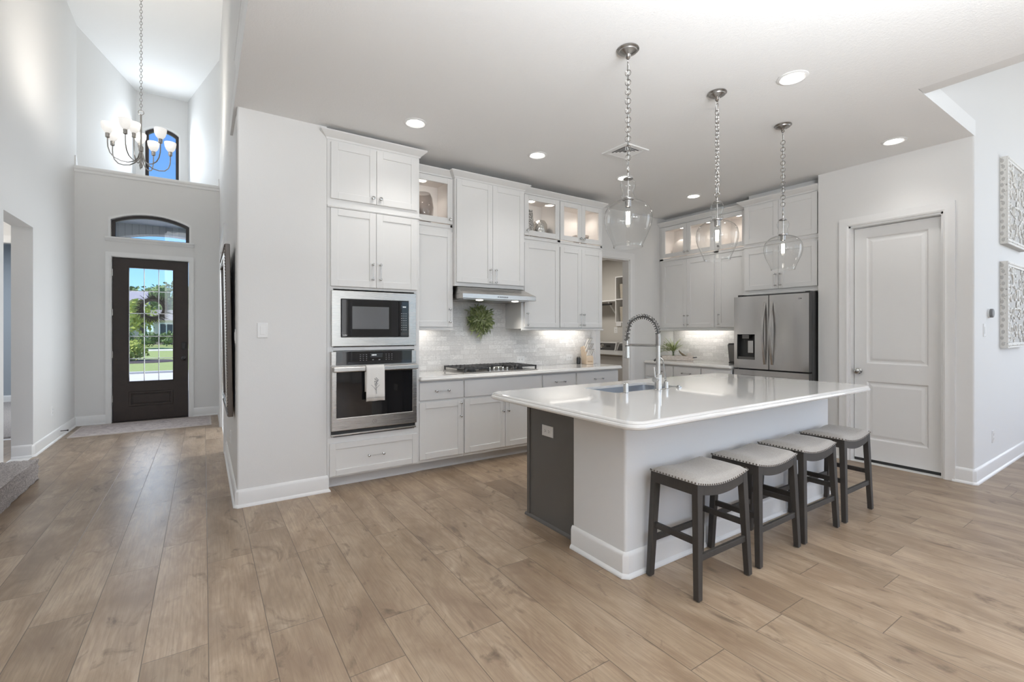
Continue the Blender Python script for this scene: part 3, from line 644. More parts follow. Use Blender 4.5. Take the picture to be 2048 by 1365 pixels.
# worktops
EDGE = [(-.012, .916), (-.004, .9135), (.0, .907), (.0, .901), (.006, .897), (.0085, .889), (.006, .880), (.0, .8755), (-.02, .8755)]
def counter(name, x0, x1, y0, y1, r, holes, label, sides=15):
    # rounded slab with an ogee edge on the outline given by r
    pth = rrect(x0, x1, y0, y1, r, 8); n = len(pth)
    b = B(); ins = inset(pth, .012)
    if holes: b.slab(ins, holes, .018, h0=.898); b.slab(ins, [inset(q, -.035) for q in holes], .0222, h0=.8755)
    else: b.slab(ins, [], .0405, h0=.8755)
    b2 = b; b2.sweep(pth, EDGE, closed=True)
    return tag(b.obj(name, M['quartz'], smooth=True, ang=28), label, 'worktop')
def inset(P, d):
    n = len(P); out = []
    for i in range(n):
        a, c, e = Vector(P[i - 1]), Vector(P[i]), Vector(P[(i + 1) % n]); d1, d2 = (c - a), (e - c)
        n1, n2 = Vector((-d1.y, d1.x)).normalized(), Vector((-d2.y, d2.x)).normalized(); m = (n1 + n2) / (1 + n1.dot(n2)); out.append((c.x + m.x * d, c.y + m.y * d))
    return out
counter('worktop', 1.677, 4.325, 4.045, 4.618, .02, [], 'white quartz worktop of the cooking run')
counter('worktop', 5.392, 6.088, 3.275, 4.618, .02, [], 'white quartz worktop in the far corner under the plant tray')
SX0, SX1, SY0, SY1 = 2.36, 3.05, 2.262, 2.605
counter('island_worktop', 1.655, 4.375, 1.468, 2.80, .085, [rrect(SX0, SX1, SY0, SY1, .03, 4)], 'large white quartz island worktop with a sink cut in')
# backsplashes
def splash(name, x0, x1, z0, z1, y, label, mp=None):
    b = B(); b.box(x0, x1, 0, .008, z0, z1); uv = b.bm.loops.layers.uv.new('UVMap')
    for f in b.bm.faces:
        for lp in f.loops: lp[uv].uv = (lp.vert.co.x + lp.vert.co.y, lp.vert.co.z)
    return b.obj(name, M['tile'])
o = splash('backsplash', 1.677, 4.34, .917, 1.352, 0, ''); o.location = (0, 4.6215, 0); tag(o, 'grey and white marble tile backsplash behind the cooktop', 'backsplash')
o2 = splash('upper_tiles', 2.12, 2.975, 1.352, 1.80, 0, ''); o2.location = (0, 0, 0); o2.parent = o
o = splash('backsplash', 0, 1.34, .917, 1.37, 0, ''); o.location = (6.089, 4.618, 0); o.rotation_euler = (0, 0, RZ); tag(o, 'marble tile backsplash behind the plant tray', 'backsplash')
# under-cabinet light strips
def strip(x, y, z, L, along, p, label):
    b = B(); (b.box(x - L / 2, x + L / 2, y - .015, y + .015, z - .008, z) if along == 'x' else b.box(x - .015, x + .015, y - L / 2, y + L / 2, z - .008, z))
    tag(b.obj('light_strip', M['strip']), label, 'light strip', 'under cabinet light strips')
    lamp('strip_lamp', 'AREA', (x, y, z - .014), p, (1, .95, .89), (R(58), 0, 0) if along == 'x' else (0, R(-58), 0), L if along == 'x' else .05, .05 if along == 'x' else L)
strip(1.87, 4.46, 1.369, .3, 'x', .7, 'light strip under the cabinet next to the ovens')
strip(3.85, 4.46, 1.369, .66, 'x', 1.5, 'light strip under the paired cabinet by the laundry')
strip(5.92, 4.08, 1.369, .75, 'y', 1.8, 'light strip above the plant tray')
# ---------------------------------------------------------------- built-in appliances
def emblem(parent, x, y, z, r=.016):
    b = B().torus((x, y, z), r, .0016, (0, 1, 0), 24, 6); b.tube([(x - r * .5, y, z - r * .3), (x - r * .3, y, z + r * .45), (x - r * .05, y, z - r * .4), (x + r * .15, y, z + r * .45), (x + r * .2, y, z - r * .35), (x + r * .55, y, z + r * .1)], .0012, 5)
    return b.obj('emblem', M['nickel'], parent)
t = thing('microwave', 'built-in stainless microwave with a black glass front above the oven', 'microwave', (.858, TY, 0), 0)
b = B().slab(rect(.031, .778, 1.212, 1.687), [rect(.108, .707, 1.289, 1.616)], .018, MY(-.02)); b.obj('trim_frame', M['steel'], t, bevel=.003)
B().box(.07, .745, .001, .40, 1.23, 1.668).obj('housing', M['darksteel'], t)
d = B().box(.11, .612, -.026, -.003, 1.291, 1.614).obj('door', M['blackgl'], t, bevel=.004)
B().box(.20, .52, -.0268, -.0255, 1.36, 1.555).obj('window_mesh', plain('grey_door_mesh', (.10, .10, .105), .2), d)
p = B().box(.614, .705, -.026, -.003, 1.291, 1.614).obj('control_panel', M['blackgl'], t, bevel=.004)
lcd = emit('lit_display', (.75, .85, .9), .5); mark = plain('printed_grey_marks', (.35, .35, .36), .5)
B().box(.632, .688, -.0268, -.026, 1.548, 1.572).obj('display', plain('dark_display', (.03, .035, .04), .1), p)
b = B()
for i in range(3): b.box(.648 + i * .011, .655 + i * .011, -.0272, -.0267, 1.556, 1.566)
b.obj('digits', lcd, p)
b = B()
for r in range(8):
    for c in range(3): b.box(.632 + c * .02, .645 + c * .02, -.0266, -.0258, 1.352 + r * .021, 1.356 + r * .021)
b.obj('button_legends', mark, p)
B().box(.63, .692, -.029, -.0258, 1.30, 1.328).obj('open_button', M['black'], p, bevel=.002)
b = B()
for i in range(6): b.box(.121 + i * .006, .1245 + i * .006, -.0266, -.0258, 1.303, 1.303 + (.011 if i in (0, 3) else .007))
b.obj('logo', plain('printed_white_marks', (.7, .7, .7), .5), d)
t = thing('built_in_oven', 'built-in stainless wall oven with a dish towel on its handle', 'oven', (.858, TY, 0), 0)
B().box(.06, .755, .001, .50, .47, 1.16).obj('housing', M['darksteel'], t)
b = B(); b.box(.027, .774, -.006, .0, .457, 1.169); b.obj('surround', M['steel'], t)
p = B().box(.067, .732, -.03, -.0065, 1.052, 1.168).obj('control_panel', M['blackgl'], t, bevel=.002)
b = B(); b.box(.027, .067, -.03, -.0065, 1.052, 1.168); b.box(.732, .774, -.03, -.0065, 1.052, 1.168); b.obj('panel_end_caps', M['steel'], t, bevel=.003)
B().box(.35, .46, -.0308, -.0298, 1.112, 1.15).obj('display', plain('dark_display', (.03, .035, .04), .1), p)
b = B()
for i in range(4): b.box(.365 + i * .011, .372 + i * .011, -.0312, -.0307, 1.128, 1.139)
b.obj('digits', lcd, p)
b = B()
for r in range(4):
    for c in range(3): b.box(.262 + c * .026, .272 + c * .026, -.0306, -.0298, 1.088 + r * .016, 1.091 + r * .016)
    for c in range(3): b.box(.49 + c * .026, .496 + c * .026, -.0306, -.0298, 1.088 + r * .016, 1.092 + r * .016)
b.box(.37, .382, -.0306, -.0298, 1.088, 1.094); b.box(.425, .44, -.0306, -.0298, 1.088, 1.094)
b.obj('button_legends', mark, p)
d = B().slab(rect(.027, .774, .502, 1.046), [rect(.067, .732, .61, 1.012)], .04, MY(-.0465)).obj('door', M['steel'], t, bevel=.004)
B().box(.066, .733, -.043, -.03, .609, 1.013).obj('window', M['blackgl'], d)
emblem(d, .385, -.0475, .555, .017)
b = B(); b.box(.030, .772, -.098, -.072, .998, 1.042); b.obj('handle_bar', M['steel'], d, bevel=.008, seg=3)
b = B()
for x in (.05, .752): b.box(x - .016, x + .016, -.074, -.0465, 1.004, 1.036)
b.obj('handle_bracket', M['steel'], d, bevel=.004)
b = B(); b.box(.03, .77, -.012, -.0065, .459, .498); b.obj('vent_slot', M['black'], t)
B().box(.027, .774, -.03, -.0065, .457, .470).obj('vent_lip', M['steel'], t, bevel=.002)
# towel over the oven handle
def towel():
    b = B(); nx, x0, x1 = 10, 1.152, 1.313
    def col(x, k):
        wv = .0035 * math.sin(k * 1.1); yf, yb = 3.984, 4.022
        pts = [(x, yf - .004 + wv * 2.2 * (1.03 - z) / .3, z) for z in (.742, .80, .86, .92, .97, 1.02)]
        pts += [(x, yf + .003, 1.045), (x, 4.004, 1.0495), (x, 4.018, 1.046)] + [(x, yb + .001, z) for z in (1.02, .97, .90, .82)]
        return pts
    rows = [col(x0 + (x1 - x0) * k / nx + .004 * math.sin(k), k) for k in range(nx + 1)]
    V = [[b.v(p) for p in r] for r in rows]
    for k in range(nx):
        for j in range(len(V[0]) - 1): b.face([V[k][j], V[k + 1][j], V[k + 1][j + 1], V[k][j + 1]])
    t = b.obj('dish_towel', M['towel'], smooth=True, ang=80)
    s = t.modifiers.new('cloth', 'SOLIDIFY'); s.thickness = .003; s.offset = 0
    tag(t, 'white dish towel with a stitched grey sprig hanging on the oven handle', 'towel')
    y = 3.970; b = B(); cx = 1.235
    b.tube([(cx + .002, y, .802), (cx, y, .84), (cx - .002, y, .88), (cx + .002, y, .925)], .0016, 5)
    for s_, z, l in ((-1, .835, .042), (1, .848, .028), (-1, .87, .014), (1, .875, .016), (-1, .90, .014), (1, .905, .014)):
        b.tube([(cx, y, z), (cx + s_ * l * .6, y, z + l * .7), (cx + s_ * l, y, z + l * 1.1)], .0013, 5)
    for dx, dz in ((-.014, .907), (.012, .912), (-.006, .925), (.008, .93), (-.012, .932), (.016, .922), (0, .94), (.004, .895), (-.01, .89)):
        b.ball((cx + dx, y, dz), .0042, 1, (1, .3, 1))
    b.obj('sprig_embroidery', M['thread'], t)
    b = B(); b.box(1.155, 1.310, 3.9715, 3.9735, .770, .772); b.obj('hem_stitch', M['thread'], t)
towel()
# range hood
t = thing('range_hood', 'stainless range hood over the cooktop', 'hood', (0, 0, 0))
b = B()
hx0, hx1, hy0, hy1 = 2.137, 3.038, 4.10, 4.615
b.hexa([(hx0, hy0, 1.672), (hx1, hy0, 1.672), (hx1, hy1, 1.672), (hx0, hy1, 1.672), (hx0, hy0, 1.722), (hx1, hy0, 1.722), (hx1, hy1, 1.722), (hx0, hy1, 1.722)])
b.hexa([(hx0, hy0 + .001, 1.722), (hx1 - .001, hy0 + .001, 1.722), (hx1 - .001, 4.2975, 1.722), (hx0, 4.2975, 1.722), (hx0 + .01, 4.243, 1.80), (hx1 - .08, 4.243, 1.80), (hx1 - .08, 4.2975, 1.80), (hx0 + .01, 4.2975, 1.80)])
for v in b.bm.verts:                                  # narrow behind the neighbouring cabinet faces
    if v.co.y > 4.4 and v.co.x > 2.97: v.co.x = 2.97
b.obj('canopy', M['steel'], t, bevel=.003)
B().box(hx0 + .02, 2.96, hy0 + .03, hy1 - .02, 1.664, 1.6715).obj('filter_panel', stainless('hood_filter', (.42, .41, .40), .35), t)
b = B()
for i, x in enumerate((2.545, 2.568, 2.586, 2.604, 2.622, 2.64, 2.66)): b.box(x, x + .011, hy0 - .0025, hy0, 1.69, 1.704)
b.obj('control_buttons', M['darksteel'], t)
b = B()
for i in range(14): b.box(2.34 + i * .026, 2.358 + i * .026, 4.222, 4.236, 1.778, 1.784)
b.obj('vent_slots', M['darksteel'], t)
for x in (2.36, 2.80):
    B().lathe([(.036, 0), (.036, -.006), (.03, -.007)], (x, 4.16, 1.664), 20).obj('hood_light', M['puck'], t)
    lamp('hood_lamp', 'SPOT', (x, 4.18, 1.64), 11, (1, .93, .84), size=.03, spot=120)
# gas cooktop
t = thing('cooktop', 'black and steel gas cooktop set in the worktop', 'cooktop', (2.60, 4.345, .9165), 0)
B().box(-.455, .455, -.255, .235, 0, .012).obj('steel_deck', M['steel'], t, bevel=.004)
for gx0, gx1 in ((-.445, -.155), (-.15, .15), (.155, .445)):
    b = B(); y0, y1 = (-.245, .225) if gx0 != -.15 else (-.03, .225)
    z0, z1 = .042, .056
    for q in ((gx0, gx1, y0, y0 + .012), (gx0, gx1, y1 - .012, y1), (gx0, gx0 + .012, y0, y1), (gx1 - .012, gx1, y0, y1)): b.box(*q, z0, z1)
    for k in range(1, 6): x = gx0 + (gx1 - gx0) * k / 6; b.box(x - .005, x + .005, y0, y1, z0 + .001, z1 + .002)
    for k in range(1, 5): y = y0 + (y1 - y0) * k / 5; b.box(gx0, gx1, y - .005, y + .005, z0 + .001, z1 + .001)
    for x in (gx0, gx1 - .014):
        for y in (y0, y1 - .014): b.box(x, x + .014, y, y + .014, .012, z0 + .002)
    b.obj('grate', M['iron'], t)
for x, y, r in ((-.30, -.12, .04), (-.30, .12, .032), (0, .10, .055), (.30, -.12, .032), (.30, .12, .04)):
    B().lathe([(r * 1.2, .012), (r * 1.2, .02), (r, .022), (r, .032), (r * .8, .035)], (x, y, 0), 20).obj('burner', M['iron'], t, smooth=True)
for i, x in enumerate((-.11, -.055, 0, .055, .11)):
    B().lathe([(.021, .012), (.021, .018), (.016, .02), (.0155, .04), (.012, .043)], (x, -.165 + .0 * i, 0), 18).obj('knob', M['chrome'], t, smooth=True)
# refrigerator (front faces -X)
t = thing('refrigerator', 'stainless french door refrigerator with a water dispenser', 'refrigerator', (5.43, 3.245, 0), RZ)
FW = .855
B().box(.012, FW - .006, .075, .64, .02, 1.775).obj('case', M['black'], t, bevel=.004)
def fdoor(x0, x1, z0, z1, name, hole=None, bul=.010):
    b = B(); n = 10; xs = [x0 + (x1 - x0) * k / n for k in range(n + 1)]
    yf = lambda x: -bul * (1 - ((x - (x0 + x1) / 2) / ((x1 - x0) / 2)) ** 2)
    if hole:
        xs = sorted(set(xs + [hole[0], hole[1]])); zs = [z0, hole[2], hole[3], z1]
    else: zs = [z0, z1]
    for i in range(len(xs) - 1):
        for j in range(len(zs) - 1):
            if hole and j == 1 and hole[0] <= xs[i] and xs[i + 1] <= hole[1]: continue
            b.face([b.v(xs[i], yf(xs[i]), zs[j]), b.v(xs[i + 1], yf(xs[i + 1]), zs[j]), b.v(xs[i + 1], yf(xs[i + 1]), zs[j + 1]), b.v(xs[i], yf(xs[i]), zs[j + 1])])
    for z in (z0, z1): b.face([b.v(x, yf(x), z) for x in xs] + [b.v(x1, .07, z), b.v(x0, .07, z)])
    b.mi = 1
    for x in (x0, x1): b.face([b.v(x, yf(x), z0), b.v(x, .07, z0), b.v(x, .07, z1), b.v(x, yf(x), z1)])
    b.face([b.v(x0, .07, z0), b.v(x1, .07, z0), b.v(x1, .07, z1), b.v(x0, .07, z1)])
    bmesh.ops.remove_doubles(b.bm, verts=b.bm.verts, dist=1e-5)
    return b.obj(name, [M['steelv'], M['black']], t, smooth=True, ang=25)
DI = (.045, .262, 1.005, 1.305)
dl = fdoor(.0, .416, .898, 1.757, 'door', DI); dr = fdoor(.425, FW - .008, .898, 1.757, 'door')
fdoor(.0, FW - .008, .38, .880, 'freezer_drawer', bul=.006); fdoor(.0, FW - .008, .05, .365, 'freezer_drawer', bul=.006)
b = B(); x0, x1, z0, z1 = DI
b.slab(rect(x0, x1, z0, z1), [rect(x0 + .006, x1 - .006, z0 + .006, z1 - .006)], .06, MY(-.010)); b.box(x0, x1, .052, .06, z0, z1); b.obj('dispenser_recess', M['black'], dl)
B().box(x0 + .06, x1 - .07, -.008, .03, z1 - .055, z1 - .006).obj('dispenser_spout', M['darksteel'], dl, bevel=.004)
B().box(x0 + .115, x1 - .035, .02, .035, z0 + .075, z1 - .075).obj('dispenser_paddle', M['steelv'], dl, bevel=.004)
B().box(x0 + .01, x1 - .01, -.004, .05, z0 + .004, z0 + .03).obj('drip_tray', M['darksteel'], dl)
for dd, x in ((dl, .378), (dr, .462)):
    b = B(); pts = []
    for k in range(13):
        f = k / 12; z = .955 + .73 * f; bow = math.sin(math.pi * f)
        pts.append([(x - .011, -.014 - .055 * bow, z), (x + .011, -.014 - .055 * bow, z), (x + .011, -.002 - .042 * bow, z), (x - .011, -.002 - .042 * bow, z)])
    b.rings(pts); b.obj('handle', M['steelv'], dd, smooth=True, ang=40)
b = B(); b.torus((.752, -.0075, 1.70), .007, .0015, (0, 1, 0), 16, 5); b.box(.765, .775, -.009, -.006, 1.694, 1.706); b.obj('logo', M['darksteel'], dr)
for x in (.03, FW - .06): B().box(x, x + .05, .03, .16, 1.757, 1.782).obj('hinge_cover', M['black'], t, bevel=.004)
b = B(); b.box(.06, FW - .08, -.05, -.035, .79, .815)
for x in (.08, FW - .11): b.box(x, x + .02, -.04, .0, .793, .812)
b.obj('freezer_handle', M['steelv'], t, bevel=.005)
# ---------------------------------------------------------------- kitchen island
t = thing('kitchen_island', 'kitchen island with a white drywall front and a charcoal end panel', 'island', (0, 0, 0))
b = B(); pth = rrect(1.905, 4.318, 1.757, 2.19, .016, 4); b.rings([[(p[0], p[1], 0.001) for p in pth], [(p[0], p[1], .8745) for p in pth]])
b.obj('drywall_base', M['islewall'], t, smooth=True, ang=60)
b = B(); b.sweep([(1.905, 2.19), (1.905, 1.772), (1.92, 1.757), (4.303, 1.757), (4.318, 1.772), (4.318, 2.19)], [(o, h * 1.02 + .001) for o, h in BBS]); b.obj('baseboard', M['trim'], t, smooth=True, ang=40)
b = B(); b.box(1.992, 2.31, 2.191, 2.70, .10, .8745); b.box(3.10, 4.30, 2.191, 2.70, .10, .8745); b.box(2.31, 3.10, 2.191, 2.70, .10, .62); b.box(2.31, 3.10, 2.65, 2.70, .62, .8745); b.box(1.975, 1.992, 2.191, 2.765, .002, .8745); b.box(4.30, 4.316, 2.191, 2.765, .002, .8745); b.box(1.992, 4.30, 2.191, 2.62, .002, .10); b.obj('cabinet_box', M['char'], t, bevel=.002)
b = B(); b.sweep([(1.975, 2.785), (1.975, 2.191)], [(0, .001), (.016, .001), (.014, .012), (.004, .02), (0, .02)]); b.box(1.967, 1.975, 2.735, 2.765, .02, .8745); b.obj('shoe_moulding', M['char'], t)
for i in range(4):
    x = 2.01 + i * .573
    shb = shaker(B(), 0, .55, .13, .85); o = shb.obj('door', M['char'], t, bevel=.002); o.location = (x + .55, 2.701, 0); o.rotation_euler = (0, 0, math.pi)
def plate(name, label, cat, mp, a, z, kind='outlet', w=.07, h=.115, group=None):
    # wall plate; mp maps (a, z, h) to the room with h growing into the wall
    b = B()
    pts = lambda i, d: [mp(a + sx * (w / 2 - i), z + sz * (h / 2 - i), d) for sx, sz in ((-1, -1), (1, -1), (1, 1), (-1, 1))]
    b.rings([pts(0, 0), pts(0, -.003), pts(.004, -.006)]); o = b.obj(name, M['trim']); tag(o, label, cat, group)
    if kind == 'outlet':
        vert = h > w
        for s in (-1, 1):
            ca, cz = (a, z + s * .02) if vert else (a + s * .02, z)
            b = B(); q = lambda i, d: [mp(ca + math.cos(k) * (.0165 - i), cz + math.sin(k) * (.0145 - i), d) for k in [2 * math.pi * j / 12 for j in range(12)]]
            b.rings([q(0, -.006), q(.001, -.008)]); r = b.obj('socket', M['trim'], o)
            b = B()
            for da, dz in (((-.006, .003), (.006, .003), (0, -.007)) if vert else ((.003, -.006), (.003, .006), (-.007, 0))):
                b.rings([[mp(ca + da + x * .0016, cz + dz + y * .0035, d) for x, y in ((-1, -1), (1, -1), (1, 1), (-1, 1))] for d in (-.0079, -.0084)])
            b.obj('slots', M['black'], r)
    elif kind == 'switch':
        b = B(); b.rings([[mp(a + x * .0165, z + y * .033, d) for x, y in ((-1, -1), (1, -1), (1, 1), (-1, 1))] for d in (-.006, -.009)]); b.obj('rocker', M['trim'], o, bevel=.001)
    return o
plate('outlet', 'white outlet on the charcoal island end panel', 'outlet', lambda a, b, h: (1.975 + h, a, b), 2.53, .652, 'outlet', .122, .075)
plate('light_switch', 'white rocker switch on the stub wall left of the ovens', 'light switch', MY(4.09), .381, 1.348, 'switch', .074, .118)
plate('light_switch', 'white rocker switch below the thermostat', 'light switch', MY(1.145), 5.92, 1.35, 'switch', .075, .118)
plate('outlet', 'white outlet low on the wall below the carved panels', 'outlet', MY(1.145), 6.22, .345)
plate('outlet', 'white outlet low on the left entry wall', 'outlet', MXL(XL), 7.70, .38)
plate('outlet', 'white outlet low on the wall below the mirror', 'outlet', MX(XR), 5.04, .36)
plate('light_switch', 'white switch on the wall at the near edge of the mirror', 'light switch', MX(XR), 4.27, 1.30, 'switch')
plate('outlet', 'white outlet in the tiles right of the cooktop', 'outlet', MY(4.6215), 3.19, 1.0, 'outlet', .115, .075)
plate('outlet', 'white outlet in the tiles left of the knife block', 'outlet', MY(4.6215), 3.96, 1.0, 'outlet', .115, .075)
plate('outlet', 'white outlet on the laundry wall above the machines', 'outlet', MX(6.62), 6.35, 1.36, 'outlet', .09, .12)
t = thing('thermostat', 'small grey and white thermostat beside the carved panels', 'thermostat', (6.07, 1.145, 1.508))
B().lathe([(.044, 0), (.044, -.008), (.04, -.012)], (0, 0, 0), 24, 'y').obj('wall_plate', M['trim'], t, smooth=True)
B().lathe([(.041, -.012), (.041, -.03), (.036, -.034)], (0, 0, 0), 24, 'y').obj('dial', plain('thermostat_grey', (.18, .18, .185), .3), t, smooth=True)
# sink and faucet
b = B(); z1, z0 = .897, .69
loops = [[(p[0], p[1], z) for p in rrect(SX0 - d, SX1 + d, SY0 - d, SY1 + d, .04 + d, 5)] for d, z in ((.02, z1), (.003, z1), (.002, z0 + .03), (-.02, z0))]
b.rings(loops, caps=False); b.face([b.v(p) for p in loops[-1][::-1]])
t = tag(b.obj('sink', stainless('sink_steel', (.56, .585, .62), .3), smooth=True, ang=50), 'undermount stainless sink in the island', 'sink')
s = t.modifiers.new('wall', 'SOLIDIFY'); s.thickness = .002; s.offset = -1
B().lathe([(.045, 0), (.045, .004), (.03, .006), (.01, .003)], ((SX0 + SX1) / 2, (SY0 + SY1) / 2, z0 + .003), 20).obj('drain', M['chrome'], t, smooth=True)
FX, FY = 2.735, 2.212
ft = thing('kitchen_faucet', 'tall spring neck faucet in brushed nickel behind the island sink', 'faucet', (FX, FY, .9165))
br = plain('brushed_faucet_nickel', (.56, .55, .53), .24, 1, vary=.03, vs=60)
B().lathe([(.03, 0), (.03, .004), (.026, .008), (.026, .112), (.016, .116)], seg=24).obj('body', br, ft, smooth=True)
B().lathe([(.0155, .112), (.0155, .335)], seg=20).obj('riser', br, ft, smooth=True)
b = B(); pr = []
for k in range(10): pr += [(.018, .32 + k * .0085), (.018, .326 + k * .0085), (.0165, .3265 + k * .0085), (.0165, .3284 + k * .0085)]
b.lathe(pr, seg=20); b.obj('ribbed_sleeve', M['nickel'], ft, smooth=True, ang=25)
dx, dy, rad = -.092, .212, .1155
def arc(f):                                             # f 0..1 along the spring arch
    q = math.pi * f; rr = math.cos(q)
    return Vector((dx * (1 - rr) / 2, dy * (1 - rr) / 2, .405 + .128 * math.sin(q) - .05 * max(0, (f - .8) / .2)))
B().tube([arc(k / 30) for k in range(31)], .0075, 8).obj('hose', M['darksteel'], ft, smooth=True)
b = B(); pts = []; nturn, per = 21, 12
for k in range(nturn * per + 1):
    f = k / (nturn * per); c = arc(f); d = (arc(min(1, f + .01)) - arc(max(0, f - .01))).normalized(); sdv = Vector((-dy, dx, 0)).normalized(); u = sdv.cross(d); q = 2 * math.pi * k / per
    pts.append(c + (sdv * math.cos(q) + u * math.sin(q)) * .0185)
b.tube(pts, .003, 5); b.obj('spring', M['darksteel'], ft, smooth=True)
b = B(); b.lathe([(.008, .355), (.009, .33), (.0135, .328), (.0145, .316), (.0185, .312), (.0195, .245), (.0205, .225), (.017, .222)], (dx, dy, 0), 20); b.obj('spray_head', br, ft, smooth=True, ang=30)
b = B(); b.tube([(0, 0, .322), (dx * .92, dy * .92, .322)], .0085, 10); b.torus((dx, dy, .322), .019, .005, (0, 0, 1), 18, 6); b.obj('support_arm', M['nickel'], ft, smooth=True)
b = B(); b.cyl((-.022, -.006, .078), (-.062, -.018, .078), .0185, seg=18); b.obj('valve_hub', br, ft, smooth=True)
B().cyl((-.052, -.015, .088), (-.076, -.025, .172), .006, .005, 10).obj('lever', br, ft, smooth=True)
t = thing('filter_faucet', 'slim goose neck water tap beside the spring faucet', 'faucet', (2.815, 2.205, .9165))
B().lathe([(.021, 0), (.021, .004), (.016, .008), (.016, .055), (.012, .06)], seg=18).obj('base', br, t, smooth=True)
b = B(); b.tube([(0, 0, .055), (-.003, .004, .1), (-.008, .012, .17), (-.013, .02, .215), (-.022, .034, .232), (-.032, .05, .228), (-.038, .062, .213)], .0048, 8); b.obj('spout', M['chrome'], t, smooth=True)
B().tube([(-.034, .055, .224), (-.043, .072, .205)], .0075, 8).obj('spout_tip', M['black'], t)
B().tube([(0, 0, .06), (-.018, -.006, .078), (-.03, -.01, .082)], .004, 6).obj('lever', M['chrome'], t)
b = B().lathe([(.021, 0), (.021, .004), (.0175, .006), (.0175, .066), (.014, .07), (.002, .071)], (2.412, 2.222, .9165), 20); tag(b.obj('air_gap_cap', br, smooth=True), 'short nickel cylinder cap on the near side of the sink', 'air gap')
b = B().lathe([(.022, 0), (.022, .006), (.012, .009), (.012, .016), (.002, .017)], (2.985, 2.222, .9165), 20); tag(b.obj('disposal_button', M['chrome'], smooth=True), 'small chrome push button right of the tap', 'button')
# ---------------------------------------------------------------- counter stools
def make_stool(label):
    t = thing('counter_stool', label, 'stool', (0, 0, 0), 0, 'saddle stools along the island')
    hx, hy, zc, sag = .226, .146, .578, .032
    sz = lambda x: zc - sag * (1 - (x / hx) ** 2)
    b = B(); n, m = 20, 8; rs = []
    for i in range(n + 1):
        x = -hx + 2 * hx * i / n; e = abs(x) / hx; base = sz(x); crown_ = .040 * (1 - e ** 7) + .006; ring = []
        top = [(-hy, .0), (-hy - .003, .012), (-hy + .006, .62), (-hy + .03, .9), (0, 1.0), (hy - .03, .9), (hy - .006, .62), (hy + .003, .012), (hy, .0)]
        for y, f in top: ring.append((x + (.004 if x > 0 else -.004) * (f < .5) * (e > .98), y, base + crown_ * f))
        rs.append(ring)
    b.rings(rs); b.obj('seat', M['seat'], t, smooth=True, ang=50)
    b = B()
    def nail(p, d): b.ball(p, .0052, 1, (.5 if d == 'x' else 1, .5 if d == 'y' else 1, 1))
    for i in range(24):
        x = -hx + .006 + (2 * hx - .012) * i / 23
        for s in (-1, 1): nail((x, s * (hy + .003), sz(x) + .006), 'y')
    for i in range(15):
        y = -hy + .01 + (2 * hy - .02) * i / 14
        for s in (-1, 1): nail((s * (hx + .003), y, zc + .006), 'x')
    b.obj('nailhead_trim', plain('antique_nailhead', (.16, .14, .12), .3, 1), t, smooth=True)
    wd = M['stoolwood']
    for s in (-1, 1):                                    # curved front/back aprons, straight side aprons
        b = B(); rs = []
        for i in range(17):
            x = -hx + .01 + (2 * hx - .02) * i / 16; y0, y1 = s * (hy - .018), s * (hy - .001); zt = sz(x) - .0005; zb = zt - .046 - .006 * (1 - (x / hx) ** 2)
            rs.append([(x, y0, zb), (x, y1, zb), (x, y1, zt), (x, y0, zt)])
        b.rings(rs); b.obj('apron', wd, t, smooth=True, ang=40)
        B().box(s * (hx - .018) if s > 0 else -hx + .001, hx - .001 if s > 0 else -hx + .018, -hy + .01, hy - .01, zc - .058, zc - .001).obj('apron', wd, t)
    fx, fy = .2425, .163; leg = lambda sx, sy, z: (sx * (fx + (hx - .003 - fx) * z / zc), sy * (fy + (hy - .001 - fy) * z / zc))
    for sx in (-1, 1):
        for sy in (-1, 1):
            b = B(); L = []
            for z, wx, wy in ((.006, .034, .030), (zc - .002, .044, .036)):
                x, y = leg(sx, sy, z); L += [(x, y, z), (x - sx * wx, y, z), (x - sx * wx, y - sy * wy, z), (x, y - sy * wy, z)]
            b.hexa(L); o = b.obj('leg', wd, t, bevel=.0025)
            x, y = leg(sx, sy, 0); B().lathe([(.011, 0), (.011, .006)], (x - sx * .017, y - sy * .015, 0), 10).obj('glide', M['nickel'], o)
    for sy in (-1, 1):
        x, y = leg(1, sy, .205); B().box(-x + .03, x - .03, y - sy * .008 if sy < 0 else y - .026, (y + .026) if sy < 0 else y - .008, .19, .222).obj('stretcher', wd, t, bevel=.002)
    for sx in (-1, 1):
        x, y = leg(sx, 1, .285); a0, a1 = sorted((x - sx * .009, x - sx * .027)); B().box(a0, a1, -y + .025, y - .025, .270, .302).obj('stretcher', wd, t, bevel=.002)
    return t
LST = ['grey upholstered counter stool nearest the viewer at the left end of the island', 'second grey counter stool from the left end of the island', 'third grey counter stool, between the second and the one by the pantry door', 'grey counter stool farthest right, nearest the pantry door']
st0 = make_stool(LST[0])
for i, (x, y) in enumerate(((2.266, 1.556), (2.840, 1.566), (3.375, 1.566), (3.955, 1.566))):
    o = st0 if i == 0 else copy_tree(st0); o.location = (x, y, 0); o['label'] = LST[i]
    o.rotation_euler.z = R((0, .6, -.5, .3)[i])
